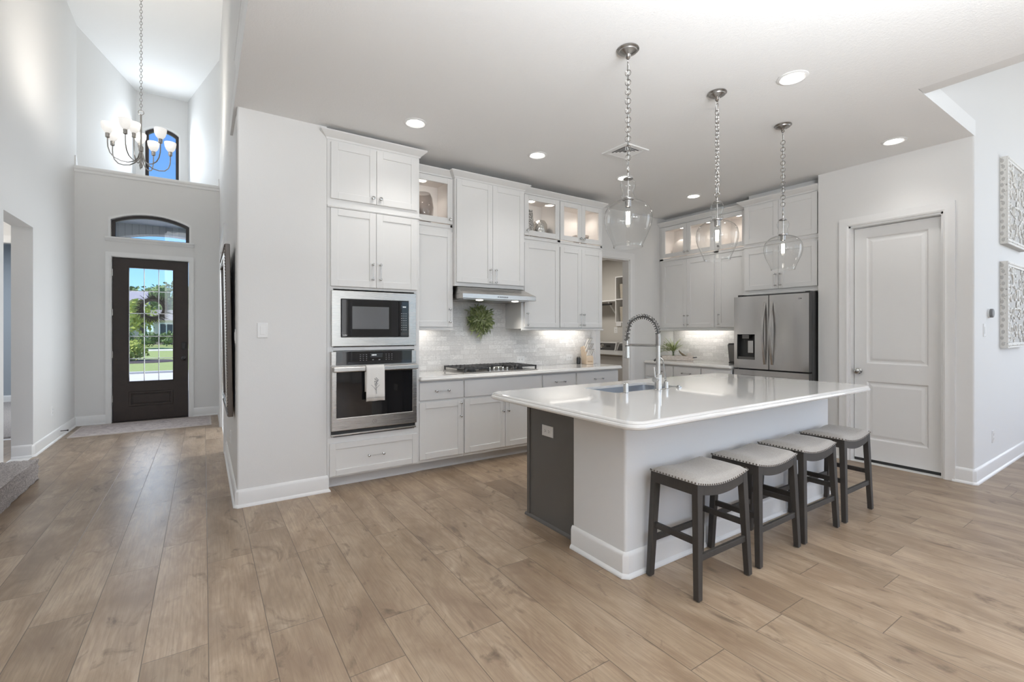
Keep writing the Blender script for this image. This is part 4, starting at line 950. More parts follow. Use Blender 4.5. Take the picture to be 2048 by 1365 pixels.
# ---------------------------------------------------------------- lights on the ceiling
def make_pendant(label):
    t = thing('pendant_light', label, 'pendant light', (0, 0, ZK), 0, 'glass pendants over the island')
    B().lathe([(.003, 0), (.065, 0), (.066, -.006), (.056, -.012), (.054, -.018), (.04, -.026), (.018, -.036), (.012, -.046), (.014, -.052), (.006, -.062)], seg=28).obj('canopy', M['nickel'], t, smooth=True, ang=28)
    b = B(); z = -.062; k = 0
    def link(z, L, w, ax):
        n = (1, 0, 0) if ax else (0, 1, 0); pts = []
        for j in range(16):
            q = 2 * math.pi * j / 16; a, c = math.cos(q) * w, math.sin(q) * w + (1 if math.sin(q) > 0 else -1) * (L / 2 - w)
            pts.append((0, a, z + c) if ax else (a, 0, z + c))
        b.tube(pts, .0025, 5, closed=True)
    b.torus((0, 0, z - .008), .009, .002, (0, 1, 0)); z -= .016
    link(z - .026, .056, .012, False); z -= .05
    rg = random.Random(5)
    while z > -.655:
        link(z - .016, .036, .0165, k % 2 == 0); z -= .0285; k += 1
    link(z - .026, .058, .012, False); z -= .052
    b.torus((0, 0, -.726), .0235, .0026, (0, 1, 0), 20); b.cyl((0, 0, -.748), (0, 0, -.785), .005, seg=8)
    b.obj('chain', M['nickel'], t, smooth=True)
    b = B(); b.tube([(.006 * math.sin(k * 1.7) + .005, .006 * math.cos(k * 2.1), -.06 - k * .035) for k in range(20)], .0022, 5); b.obj('cord', M['trim'], t)
    B().lathe([(.006, -.772), (.022, -.778), (.030, -.784), (.030, -.788), (.004, -.79)], seg=24).obj('top_cap', M['nickel'], t, smooth=True)
    B().lathe([(.028, -.788), (.040, -.80), (.045, -.822), (.042, -.845), (.032, -.862), (.034, -.885), (.042, -.902)], seg=28, caps=False).obj('glass_neck', M['pend'], t, smooth=True, ang=60)
    B().lathe([(.004, -.905), (.034, -.906), (.034, -.913), (.02, -.915), (.0185, -.955), (.014, -.958)], seg=24).obj('socket', M['nickel'], t, smooth=True)
    B().cyl((0, 0, -.785), (0, 0, -.906), .0035, seg=8).obj('stem', M['nickel'], t)
    pf = [(.040, -.915), (.066, -.922), (.095, -.935), (.120, -.955), (.136, -.982), (.1425, -1.02), (.140, -1.055), (.130, -1.092), (.114, -1.130), (.098, -1.165), (.089, -1.190), (.088, -1.2), (.085, -1.2), (.086, -1.188)]
    B().lathe(pf, seg=44, caps=False).obj('glass_shade', M['pend'], t, smooth=True, ang=60)
    b = B().lathe([(.013, -.957), (.016, -.968), (.027, -.998), (.029, -1.02), (.024, -1.05), (.012, -1.078), (.002, -1.084)], seg=20); bl = b.obj('bulb', M['glass'], t, smooth=True)
    b = B()
    for k in range(6): q = k * math.pi / 3; b.cyl((.011 * math.cos(q), .011 * math.sin(q), -.985), (.010 * math.cos(q + .5), .010 * math.sin(q + .5), -1.06), .0022, seg=5)
    b.obj('filament', M['bulb'], bl)
    return t
PD = [((2.141, 1.955), 'clear glass pendant on a chain over the left end of the island, nearest the viewer'), ((3.065, 1.96), 'middle one of the three clear glass pendants over the island'), ((4.0, 1.965), 'clear glass pendant nearest the refrigerator and pantry')]
p0 = make_pendant(PD[0][1])
for i, ((x, y), l) in enumerate(PD):
    o = p0 if i == 0 else copy_tree(p0); o.location = (x, y, ZK); o['label'] = l; o.rotation_euler.z = R((33, 75, 20)[i])
def make_can(label):
    t = thing('recessed_light', label, 'recessed light', (0, 0, ZK), 0, 'recessed ceiling lights')
    B().lathe([(.002, -.0005), (.094, -.0005), (.094, -.004), (.078, -.009), (.066, -.004), (.064, -.002)], seg=32).obj('trim_ring', M['trim'], t, smooth=True)
    B().lathe([(.063, -.003), (.063, -.0045), (.002, -.005)], seg=28).obj('lens', M['glow'], t)
    return t
CANS = [((1.445, 3.61), 'lit recessed light in the ceiling in front of the oven tower'), ((2.695, 3.615), 'lit recessed light in the ceiling in front of the hood cabinet'), ((3.902, 3.615), 'lit recessed light half hidden behind the nearest pendant'), ((5.154, 3.618), 'lit recessed light in the ceiling toward the far corner cabinets'),
        ((3.303, 1.56), 'largest looking lit recessed light, right of the middle pendant'), ((5.165, 1.577), 'lit recessed light near the pantry wall')]
c0 = make_can(CANS[0][1])
for i, ((x, y), l) in enumerate(CANS):
    o = c0 if i == 0 else copy_tree(c0); o.location = (x, y, ZK); o['label'] = l
    lamp('can_lamp', 'SPOT', (x, y, ZK - .02), 14 if x > 5 and y < 2 else 24, (1, .97, .93), size=.06, spot=125)
t = thing('ceiling_vent', 'square white air vent in the kitchen ceiling', 'air vent', (3.33, 3.075, ZK), R(0))
B().slab(rect(-.155, .155, -.155, .155), [rect(-.115, .115, -.115, .115)], .012, lambda a, b, h: (a, b, -h - .0005)).obj('frame', M['trim'], t, bevel=.003)
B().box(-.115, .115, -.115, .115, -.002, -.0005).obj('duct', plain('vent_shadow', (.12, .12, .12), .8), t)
for i in range(4):
    q = i * math.pi / 2
    for k in range(4):
        r = .032 + k * .024; L = r - .006; b = B(); c, s_ = math.cos(q), math.sin(q)
        P = lambda x, y, z: (x * c - y * s_, x * s_ + y * c, z)
        b.hexa([P(r - .012, -L, -.004), P(r + .006, -L - .012, -.012), P(r + .006, L + .012, -.012), P(r - .012, L, -.004), P(r - .011, -L, -.002), P(r + .007, -L - .012, -.010), P(r + .007, L + .012, -.010), P(r - .011, L, -.002)])
        b.obj('louvre', M['trim'], t)
# ---------------------------------------------------------------- entry chandelier
CX, CY = -.605, 6.84
t = thing('chandelier', 'nickel chandelier with frosted white cup shades hanging in the entry', 'chandelier', (CX, CY, 0))
b = B(); b.tube([(0, 0, 3.25), (0, 0, 3.845)], .009, 10); b.lathe([(.004, 3.225), (.014, 3.235), (.018, 3.26), (.012, 3.28)], seg=14); b.lathe([(.01, 3.41), (.022, 3.42), (.024, 3.47), (.012, 3.49)], seg=14); b.torus((0, 0, 3.87), .026, .004, (0, 1, 0)); b.obj('stem', M['nickel'], t, smooth=True)
b = B(); z = 3.90; k = 0
while z < 5.66:
    b.torus((0, 0, z + .016), .0125, .0028, (0, 1, 0) if k % 2 else (1, 0, 0), 10, 5, 1.6); z += .034; k += 1
b.obj('chain', M['nickel'], t, smooth=True)
B().lathe([(.07, ZF - .001), (.07, ZF - .01), (.04, ZF - .03), (.01, ZF - .05)], seg=20).obj('canopy', M['nickel'], t, smooth=True)
HOLD = [(-.89, 6.766, 3.5), (-.881, 7.031, 3.5), (-.713, 6.541, 3.5), (-.655, 6.70, 3.53), (-.64, 7.13, 3.56), (-.414, 6.644, 3.5), (-.514, 7.156, 3.5), (-.343, 7.062, 3.5)]
for hx, hy, hz in HOLD:
    x, y = hx - CX, hy - CY
    pts = [(x * f, y * f, z) for f, z in ((.03, 3.42), (.10, 3.34), (.22, 3.29), (.40, 3.265), (.60, 3.265), (.80, 3.285), (.93, 3.33), (.99, 3.39), (1, 3.44), (1, hz))]
    a = B().tube(pts, .0062, 8).obj('arm', M['nickel'], t, smooth=True)
    B().lathe([(.012, -.012), (.02, -.006), (.021, .038), (.017, .042)], (x, y, hz), 16).obj('lamp_holder', M['nickel'], a, smooth=True)
    B().lathe([(.015, .040), (.026, .046), (.044, .07), (.056, .105), (.060, .14), (.0595, .155), (.055, .155), (.052, .11), (.036, .07), (.012, .05)], (x, y, hz), 24).obj('shade', M['shade'], a, smooth=True, ang=60)
    lamp('chandelier_lamp', 'POINT', (hx, hy, hz + .13), 8.5, (1, .94, .86), size=.05)
# ---------------------------------------------------------------- mirror, art, rug, stairs
t = thing('framed_mirror', 'tall mirror in a dark carved frame hung in the entry hall', 'mirror', (XR - .012, 4.335, .655), 0)
t.rotation_euler = (0, R(-.95), 0)                       # leans out a little at the top
b = B().slab(rect(0, 1.14, 0, 1.385), [rect(.085, 1.055, .085, 1.30)], .034, lambda a, z, h: (-.002 - h, a, z)); b.obj('frame', M['mirrorframe'], t, bevel=.004)
b = B().slab(rect(.07, 1.07, .07, 1.315), [rect(.088, 1.052, .088, 1.297)], .014, lambda a, z, h: (-.034 - h, a, z)); b.obj('frame_bead', M['silver'], t, bevel=.004)
b = B()
for k in range(58): z = .02 + 1.345 * k / 57; b.ball((-.036, .008, z), .0075, 1)
for k in range(48): b.ball((-.036, .01 + 1.12 * k / 47, 1.375), .0075, 1); b.ball((-.036, .01 + 1.12 * k / 47, .01), .0075, 1)
b.obj('beaded_edge', M['mirrorframe'], t, smooth=True)
B().box(-.022, -.018, .07, 1.07, .07, 1.315).obj('mirror_glass', M['mirror'], t)
def carve_mat():
    m = N('distressed_carved_white'); co = m.coord()
    f = m.noise(co, 38, 4, .6); c = m.mix(m.ramp(f, [(.60, 0.0), (.66, 1.0)]), (.78, .77, .74), (.40, .39, .37)); m.set(c, .6); m.bump(m.noise(co, 120, 3), .2, .002); return m.m
M['carve'] = carve_mat(); M['carvebg'] = plain('carved_shadow_grey', (.53, .52, .50), .7, vary=.1, vs=60)
def art(label, z0, z1, seed):
    t = thing('carved_panel', label, 'wall art', (6.49, 1.145, z0), 0, 'carved wall panels')
    w, h = .85, z1 - z0; rg = random.Random(seed)
    B().box(0, w, -.045, -.001, 0, h).obj('backing', M['carvebg'], t, bevel=.003); B().box(-.004, -.0005, -.046, -.001, 0, h).obj('side_board', M['carve'], t)
    b = B().slab(rect(0, w, 0, h), [rect(.05, w - .05, .05, h - .05)], .012, lambda a, z, q: (a, -.0451 - q, z))
    for k in range(22):
        for s in (0, 1):
            p = .02 + (w - .04) * k / 21; b.ball((p, -.058, .025 if s else h - .025), .012, 1, (1.2, .5, .8)); pz = .02 + (h - .04) * k / 21; b.ball((.025 if s else w - .025, -.058, pz), .012, 1, (.8, .5, 1.2))
    b.obj('border', M['carve'], t, bevel=.002)
    b = B()                                              # symmetric scrolls and leaves
    def scroll(cx, cz, r, a0, turn, y=-.049):
        pts = [(cx + r * (1 - k / 22) * math.cos(a0 + turn * k / 22), y, cz + r * (1 - k / 22) * math.sin(a0 + turn * k / 22)) for k in range(20)]
        b.tube(pts, [.010 * (1 - .6 * k / 20) for k in range(20)], 6)
        b.ball((pts[-1][0], y, pts[-1][2]), .010, 1, (1, .6, 1))
    cx, cz = w / 2, h / 2
    for sx in (-1, 1):
        for sz in (-1, 1):
            for (u, v, r, a, tn) in ((.10, .10, .075, 2.2, 7), (.24, .09, .07, .2, -7), (.11, .24, .075, 4.0, 6.5), (.25, .23, .085, 1.0, 7), (.33, .32, .06, 3, -6.5), (.18, .335, .06, 5, 6), (.335, .15, .06, 2, 6)):
                scroll(cx + sx * u, cz + sz * v, r, a if sx > 0 else math.pi - a, tn * sx * (1 if sz > 0 else -1), -.05)
            for k in range(16):
                u, v, q = rg.uniform(.02, .36), rg.uniform(.02, .36), rg.uniform(0, 3.14)
                b.ball((cx + sx * u, -.05, cz + sz * v), .022, 1, (.35 + .65 * abs(math.cos(q)), .35, .35 + .65 * abs(math.sin(q))))
    for k in range(10): q = k * math.pi / 5; b.ball((cx + .035 * math.cos(q), -.052, cz + .035 * math.sin(q)), .016, 1, (1, .5, 1))
    b.ball((cx, -.055, cz), .02, 2, (1, .6, 1)); b.obj('scroll_relief', M['carve'], t, smooth=True)
    b = B()
    for k in range(14):
        z = .04 + (h - .08) * k / 13; b.ball((-.0045, -.023 + .008 * (k % 2), z), .019, 1, (.12, .75, 1.15))
    b.obj('side_leaves', M['carvebg'], t, smooth=True)
art('upper whitewashed carved square panel on the right wall', 2.195, 3.045, 1)
art('lower whitewashed carved square panel beside the thermostat', 1.178, 2.025, 2)
def rug_mat():
    m = N('faded_runner_weave'); co = m.coord(); n1 = m.noise(m.coord('Object', (9, 16, 9)), 1.6, 5, .65, 1.2); n2 = m.noise(co, 260, 2)
    c = m.ramp(n1, [(.34, (.25, .20, .21)), (.5, (.46, .40, .39)), (.64, (.58, .53, .51))]); c = m.mix(m.math('MULTIPLY', n2, .3), c, (.60, .56, .54)); m.set(c, .95); m.bump(n2, .4, .002); return m.m
b = B().box(-1.42, .085, 7.905, 8.76, .001, .010)
t = tag(b.obj('runner_rug', rug_mat(), bevel=.003), 'faded pinkish runner rug lying before the front door', 'rug')
B().slab(rect(-1.425, .09, 7.9, 8.765), [rect(-1.405, .07, 7.92, 8.745)], .0105, h0=.0008).obj('bound_edge', plain('rug_binding', (.55, .50, .47), .9), t)
carpet = N('carpet_pile'); f = carpet.noise(carpet.coord(), 95, 4, .7); carpet.set(carpet.mix(carpet.ramp(f, [(.38, 0.0), (.62, 1.0)]), (.27, .24, .228), (.64, .585, .56)), .98); carpet.bump(f, .9, .012)
M['carpet'] = carpet.m
t = thing('carpeted_stair', 'bottom steps of a stair covered in flecked beige carpet', 'stair', (0, 0, 0))
def fuzzy(b, amp, seed):
    bmesh.ops.subdivide_edges(b.bm, edges=b.bm.edges[:], cuts=14, use_grid_fill=True); rg = random.Random(seed)
    for v in b.bm.verts: v.co += Vector((rg.uniform(-1, 1), rg.uniform(-1, 1), rg.uniform(-1, 1))) * amp
for k in range(3):
    x1 = -1.245 - k * .27; b = B(); b.box(x1 - .29, x1, 4.7, 5.735 if k else 5.865, .003, .188 + k * .185)
    fuzzy(b, .006, k); b.obj('step', M['carpet'], t, smooth=True, ang=80)
b = B(); b.box(-4.55, -1.80, 8.32, 12.48, .0, .02); tag(b.obj('bedroom_carpet', M['carpet']), 'flecked grey carpet in the blue side bedroom', 'carpet', kind='structure')
b = B(); b.tube([(XL + .014, 8.02, .085), (XL + .075, 8.02, .085)], .005, 8); b.lathe([(.009, .06), (.009, .075)], (XL + .014, 8.02, .085), 12, 'x'); tag(b.obj('door_stop', M['bronze']), 'small dark door stop sticking out of the left baseboard', 'door stop')
# ---------------------------------------------------------------- wreaths, plants and things on the counters
def leafmat(name, cols, rough=.55):
    m = N(name); g = m.n('ShaderNodeNewGeometry'); m.set(m.ramp(g.outputs['Random Per Island'], [(i / (len(cols) - 1), c) for i, c in enumerate(cols)]), rough); return m.m
olive = leafmat('olive_leaves', [(.09, .13, .04), (.19, .24, .08), (.30, .35, .15), (.44, .47, .30)])
rg = random.Random(11)
t = thing('leaf_wreath', 'green olive leaf wreath hanging on the marble tiles', 'wreath', (2.603, 4.613, 1.468))
b = B().torus((0, -.035, 0), .085, .012, (0, 1, 0), 24, 6); b.obj('twig_ring', plain('twig_brown', (.13, .09, .055), .8, vary=.2), t)
b = B()
for i in range(820):
    q = rg.uniform(0, 2 * math.pi); r = max(.0, .074 + rg.gauss(0, .031)); base_ = (r * math.cos(q), -.035 - abs(rg.gauss(0, .018)), r * math.sin(q))
    a = q + rg.choice((-1, 1)) * rg.uniform(.15, 1.3); d = (math.cos(a), rg.uniform(-.75, .25), math.sin(a) * 1.02)
    b.leaf(base_, d, (rg.uniform(-1, 1), -1, rg.uniform(-1, 1)), rg.uniform(.045, .09), rg.uniform(.013, .022))
b.obj('leaves', olive, t, recalc=False)
b = B(); b.leaf((.0, -.03, -.12), (.05, 0, -1), (0, -1, 0), .13, .03); b.leaf((.012, -.032, -.13), (.12, 0, -1), (0, -1, 0), .10, .022); b.obj('ribbon_tail', leafmat('pale_leaf', [(.34, .36, .27), (.42, .44, .35)]), t, recalc=False)
t = thing('door_wreath', 'dark twig wreath hanging outside the glass of the front door', 'wreath', (-.648, YF + .125, 1.688))
b = B()
for k in range(5): b.torus((rg.uniform(-.006, .006), rg.uniform(-.012, .012), rg.uniform(-.006, .006)), .142 + .007 * k - .014, .012, (rg.uniform(-.1, .1), 1, rg.uniform(-.1, .1)), 26, 5)
b.obj('vine_ring', plain('dark_vine', (.035, .027, .02), .8, vary=.2), t)
b = B()
for i in range(330):
    q = rg.uniform(0, 2 * math.pi); r = .138 + rg.gauss(0, .012); base_ = (r * math.cos(q), rg.uniform(-.02, .02), r * math.sin(q)); a = q + rg.uniform(.1, 1.3)
    b.leaf(base_, (math.cos(a), rg.uniform(-.3, .3), math.sin(a)), (0, -1, rg.uniform(-1, 1)), rg.uniform(.06, .14), rg.uniform(.006, .011), .05)
b.obj('twig_sprays', leafmat('dark_twigs', [(.018, .019, .012), (.035, .032, .02), (.07, .06, .035)]), t, recalc=False)
# knife block
pale = wood('pale_beech', (.55, .43, .31), (.66, .54, .41), 'z')
t = thing('knife_block', 'pale wooden knife block with white handled knives at the end of the counter', 'knife block', (4.135, 4.455, .917), R(-14))
b = B()                                                  # wedge leaning back, slot face tilted to the front
pr = [(-.055, 0), (.075, 0), (.115, .215), (.045, .235), (-.055, .085)]
b.rings([[(x, y, z) for y, z in pr] for x in (-.05, .05)]); b.obj('block', pale, t, bevel=.004)
B().box(-.035, .035, -.0565, -.0555, .028, .044).obj('badge', plain('burnt_badge', (.40, .29, .19), .6), t)
wh = plain('white_knife_handle', (.82, .80, .77), .35)
d = Vector((.22, -.34, .92)).normalized(); sl = Vector((0, .1, .15)).normalized()
for r in range(3):
    for c in range(4 if r < 2 else 3):
        p = Vector((-.034 + c * .0225 + (.01 if r == 2 else 0), -.03 + r * .033, .112 + r * .05))
        L = .085 + .022 * r; u = d * L
        b = B(); wx, wy = .0062, .010; e = Vector((0, .92, .38)) * wy; x = Vector((wx, 0, 0)); q0, q1 = p, p + u
        b.hexa([q0 - x - e, q0 + x - e, q0 + x + e, q0 - x + e, q1 - x * .9 - e * 1.2, q1 + x * .9 - e * 1.2, q1 + x * .9 + e * 1.2, q1 - x * .9 + e * 1.2])
        k = b.obj('knife_handle', wh, t, bevel=.002)
        B().cyl(q1, q1 + d * .006, .0085, seg=10).obj('end_cap', M['steel'], k)
b = B()
for s in (-1, 1): b.torus((.062, .03 + s * .0, .20 + s * .022), .02, .004, (1, 0, .1), 16, 6)
b.obj('scissor_loops', M['darksteel'], t, smooth=True)
t = thing('canister', 'small black canister beside the knife block', 'canister', (4.045, 4.535, .917))
B().lathe([(.024, 0), (.026, .004), (.026, .075), (.024, .082)], seg=18).obj('jar', M['black'], t, smooth=True)
B().lathe([(.018, .082), (.020, .088), (.014, .097), (.003, .099)], seg=16).obj('lid', M['darksteel'], t, smooth=True)
# tray with a leafy plant in a glass vase
whitewash = N('whitewashed_wood'); f = whitewash.noise(whitewash.coord('Object', (14, 14, 60)), 2, 5, .7); whitewash.set(whitewash.mix(whitewash.ramp(f, [(.4, 0.0), (.62, 1.0)]), (.52, .45, .39), (.70, .655, .61)), .75)
TX, TYY = 5.80, 4.34
t = thing('wooden_tray', 'whitewashed wooden tray with dark handles holding a plant', 'tray', (TX, TYY, .917), R(-62))
b = B().slab(rrect(-.215, .215, -.085, .085, .02, 4), [rrect(-.2, .2, -.07, .07, .012, 4)], .065, h0=.001); b.box(-.205, .205, -.075, .075, .001, .012); b.obj('trough', whitewash.m, t, bevel=.002)
for s in (-1, 1): B().tube([(s * .214, -.035, .042), (s * .25, -.03, .045), (s * .262, 0, .046), (s * .25, .03, .045), (s * .214, .035, .042)], .007, 8).obj('handle', M['iron'], t, smooth=True)
def at_tray(x, y, z): c, s_ = math.cos(R(-62)), math.sin(R(-62)); return (TX + x * c - y * s_, TYY + x * s_ + y * c, .917 + z)
t = thing('potted_plant', 'leafy green plant in a clear glass vase on the wooden tray', 'plant', at_tray(-.06, 0, .014))
B().lathe([(.002, 0), (.036, 0), (.038, .01), (.028, .05), (.026, .075), (.04, .115), (.044, .12), (.041, .12), (.024, .075), (.026, .05), (.034, .012), (.002, .008)], seg=24, caps=False).obj('vase', M['glass'], t, smooth=True)
stem = leafmat('green_stems', [(.12, .18, .06), (.22, .28, .12)])
b = B()
for i in range(9): q = i * .7; b.tube([(.018 * math.cos(q), .018 * math.sin(q), .012), (.008 * math.cos(q + 1), .008 * math.sin(q + 1), .08), (.02 * math.cos(q), .02 * math.sin(q), .13)], .003, 5)
b.obj('stems', stem, t)
blade = leafmat('strap_leaves', [(.14, .20, .05), (.26, .33, .10), (.40, .45, .20), (.50, .53, .30)])
b = B()
for i in range(70):
    q = rg.uniform(0, 2 * math.pi); el = rg.uniform(.25, 1.35); L = rg.uniform(.14, .28); p = Vector((.015 * math.cos(q), .015 * math.sin(q), .12)); w = rg.uniform(.010, .017); prev = None
    for k in range(6):
        f = k / 5; e = el - 1.0 * f * rg.uniform(.6, 1); d = Vector((math.cos(q) * math.cos(e), math.sin(q) * math.cos(e), math.sin(e))); sd = Vector((-math.sin(q), math.cos(q), 0)) * w * (1 - f ** 2) * .5
        cur = (b.v(p - sd), b.v(p + sd))
        if prev: b.face([prev[0], prev[1], cur[1], cur[0]])
        prev = cur; p = p + d * L / 5
b.obj('leaves', blade, t, recalc=False)
b = B()
for i in range(26):                                      # fern like fronds reaching left
    q = rg.uniform(1.0, 2.6); p0_ = Vector((0, 0, .13)); d = Vector((math.cos(q), math.sin(q), rg.uniform(-.1, .8))).normalized(); L = rg.uniform(.16, .26)
    for k in range(7):
        p = p0_ + d * L * (k + 1) / 7 + Vector((0, 0, -.05 * (k / 7) ** 2)); s_ = Vector((-d.y, d.x, .2)); b.leaf(p, d + s_ * (1 if k % 2 else -1) * .6, (0, 0, 1), .05, .009)
b.obj('fronds', blade, t, recalc=False)
t = thing('driftwood', 'piece of brown driftwood lying in the wooden tray', 'driftwood', at_tray(.09, .0, .014))
b = B(); b.tube([(-.05, .05, .13), (-.035, .04, .10), (.0, .015, .065), (.03, 0, .04), (.08, -.02, .045)], [.006, .011, .015, .017, .008], 8); b.tube([(-.02, .01, .0185), (.03, 0, .03), (.09, -.01, .022)], [.01, .016, .008], 8)
b.obj('branch', wood('driftwood_brown', (.13, .10, .06), (.26, .21, .14), 'x', .8), t, smooth=True)
t = thing('candle_cup', 'small pale stoneware cup standing in the wooden tray', 'cup', at_tray(.155, .01, .014))
B().lathe([(.002, 0), (.03, 0), (.032, .004), (.034, .092), (.031, .092), (.029, .01), (.002, .008)], seg=20, caps=False).obj('cup_body', plain('stoneware', (.70, .65, .60), .6), t, smooth=True)
t = thing('countertop_appliance', 'dark countertop appliance half hidden behind the refrigerator', 'appliance', (5.74, 3.415, .917), RZ)
B().box(-.055, .085, -.06, .12, .001, .03).obj('base', M['black'], t, bevel=.006)
b = B(); b.hexa([(-.055, -.055, .03), (.085, -.055, .03), (.085, .115, .03), (-.055, .115, .03), (-.075, -.06, .255), (.09, -.06, .255), (.09, .12, .255), (-.075, .12, .255)]); b.obj('tank', M['darksteel'], t, bevel=.012, seg=3)
B().box(-.066, .085, -.05, .11, .2555, .268).obj('lid', M['black'], t, bevel=.004)
# display pieces behind the glass doors
def vase(name, label, prof, loc, m, seg=24, part='vase_body', group='display vases in the lit cabinets'):
    t = thing(name, label, 'vase', loc, 0, group); B().lathe(prof, seg=seg, caps=False).obj(part, m, t, smooth=True, ang=60); return t
GZ = 2.4185
vase('glass_vase', 'smoked glass vase behind the lit glass door next to the ovens', [(.002, 0), (.06, 0), (.075, .02), (.105, .12), (.11, .19), (.095, .29), (.075, .335), (.071, .335), (.09, .29), (.104, .19), (.07, .025), (.002, .012)], (1.87, 4.47, GZ), M['smoke'])
hammer = N('hammered_silver'); vo = hammer.n('ShaderNodeTexVoronoi'); vo.inputs['Scale'].default_value = 55; hammer.l(hammer.coord(), vo.inputs['Vector']); hammer.set((.66, .64, .61), .28, .9); hammer.bump(vo.outputs['Distance'], .8, .006)
pierced = N('pierced_grey'); vo = pierced.n('ShaderNodeTexVoronoi'); vo.inputs['Scale'].default_value = 70; pierced.l(pierced.coord(), vo.inputs['Vector']); pierced.set(pierced.mix(pierced.ramp(vo.outputs['Distance'], [(.35, 0.0), (.45, 1.0)]), (.80, .78, .75), (.22, .21, .20)), .5)
vase('silver_vase', 'slim pierced grey vase behind the glass door right of the hood', [(.002, 0), (.045, 0), (.05, .02), (.052, .18), (.04, .31), (.036, .35), (.032, .35), (.036, .30), (.046, .18), (.002, .012)], (3.20, 4.45, GZ), pierced.m)
vase('silver_jar', 'round hammered silver jar beside the slim pierced vase', [(.002, 0), (.06, 0), (.085, .04), (.095, .13), (.088, .21), (.065, .25), (.06, .25), (.08, .205), (.088, .13), (.078, .04), (.002, .01)], (3.375, 4.48, GZ), hammer.m)
vase('glass_vase', 'low clear glass bowl behind the paired glass doors by the laundry', [(.002, 0), (.04, 0), (.09, .06), (.11, .14), (.105, .14), (.085, .065), (.002, .012)], (4.03, 4.48, GZ), M['smoke'])
t = thing('display_plate', 'pale platter standing upright in the far corner glass cabinet', 'plate', (5.98, 4.42, GZ), R(-90), 'display vases in the lit cabinets')
b = B().lathe([(.002, -.012), (.10, -.012), (.15, .004), (.152, .010), (.10, -.004), (.002, -.004)], (0, 0, .155), 32, 'y', caps=False); b.obj('platter', plain('pale_ceramic', (.72, .68, .65), .3), t, smooth=True)
b = B(); b.box(-.05, -.035, -.03, .05, .0005, .012); b.box(.035, .05, -.03, .05, .0005, .012); b.obj('easel', M['nickel'], t)
# ---------------------------------------------------------------- laundry room
appl = plain('light_grey_enamel', (.56, .555, .545), .3, vary=.01)
def machine(name, label, y0):
    t = thing(name, label, 'laundry machine', (5.90, y0 + .68, 0), RZ, 'laundry machines')
    B().box(0, .68, .012, .66, .012, .915).obj('cabinet_shell', appl, t, bevel=.012, seg=3)
    b = B(); b.hexa([(.012, .0, .916), (.668, .0, .916), (.668, .50, .955), (.012, .50, .955), (.02, .005, .935), (.66, .005, .935), (.65, .49, .975), (.03, .49, .975)]); b.obj('lid', appl, t, bevel=.008)
    B().tube([(.05, -.012, .928), (.63, -.012, .928)], .012, 10).obj('lid_handle', M['chrome'], t, smooth=True)
    b = B(); b.hexa([(.0, .48, .93), (.68, .48, .93), (.68, .66, .93), (.0, .66, .93), (.03, .56, 1.135), (.65, .56, 1.135), (.66, .66, 1.14), (.02, .66, 1.14)]); c = b.obj('console', appl, t, bevel=.01)
    f = lambda x, z, o=0: (x, .48 + .08 * (z - .93) / .205 - .004 - o, z)
    b = B(); b.rings([[f(.03, .985), f(.65, .985), f(.635, 1.115), f(.045, 1.115)], [f(.03, .985, -.01), f(.65, .985, -.01), f(.635, 1.115, -.01), f(.045, 1.115, -.01)]]); p = b.obj('control_panel', plain('graphite_panel', (.055, .055, .055), .3), c)
    k = B().lathe([(.05, 0), (.05, -.006), (.036, -.01), (.034, -.03), (.028, -.034), (.002, -.035)], f(.32, 1.05, .001), 22, 'y').obj('dial', M['chrome'], p, smooth=True)
    b = B(); q = f(.47, 1.05, .001); b.box(q[0] - .05, q[0] + .05, q[1] - .003, q[1], 1.03, 1.075); b.obj('display', M['black'], p)
    b = B(); q = f(.1, 1.09, .001)
    for i in range(6): b.box(.075 + i * .014, .084 + i * .014, q[1] - .002, q[1], 1.085, 1.094 + .003 * (i % 2))
    b.obj('logo', mark, p)
    return t
machine('washing_machine', 'grey top loading washer deeper in the laundry, left of the faucet spout', 6.15)
machine('clothes_dryer', 'grey laundry machine nearest the laundry doorway, behind the faucet spout', 5.46)
t = thing('cubby_shelf', 'white two cell cubby shelf on the laundry wall', 'shelf', (6.28, 6.04, 1.50), RZ)
b = B(); wd, dp = .80, .335
for x in (0, wd / 2 - .009, wd - .018): b.box(x, x + .018, 0, dp, 0, .84)
for z in (0, .415, .822): b.box(0, wd, .001, dp, z, z + .018)
b.box(0, wd, dp - .008, dp, 0, .84); b.obj('cubby_frame', M['trim'], t)
wicker = N('patterned_basket'); w = wicker.n('ShaderNodeTexWave', wave_type='BANDS', bands_direction='DIAGONAL'); w.inputs['Scale'].default_value = 38; w.inputs['Distortion'].default_value = 3; wicker.l(wicker.coord(), w.inputs['Vector']); wicker.set(wicker.mix(w.outputs['Fac'], (.62, .57, .48), (.22, .19, .15)), .8)
for i, (x, z, l) in enumerate(((.225, 1.519, 'patterned basket in the lower cell of the laundry cubby'), (.225, 1.934, 'patterned basket in the upper cell of the laundry cubby'))):
    t = thing('storage_basket', l, 'basket', (6.31, 6.04 - .225, z), RZ, 'patterned laundry baskets')
    b = B(); b.hexa([(-.13, 0, 0), (.13, 0, 0), (.13, .25, 0), (-.13, .25, 0), (-.15, 0, .27), (.15, 0, .27), (.15, .27, .27), (-.15, .27, .27)]); b.obj('basket_body', wicker.m, t, bevel=.012)
    B().box(-.03, .03, -.006, -.0005, .19, .225).obj('grip', M['black'], t)
t = thing('laundry_shelf', 'white wall shelf with a dark hanging rail beside the cubby', 'shelf', (6.30, 6.90, 1.90), RZ)
B().box(0, .84, 0, .318, 0, .022).obj('board', M['trim'], t)
B().tube([(0, .05, -.05), (.70, .05, -.05)], .016, 10).obj('hanging_rail', M['black'], t)
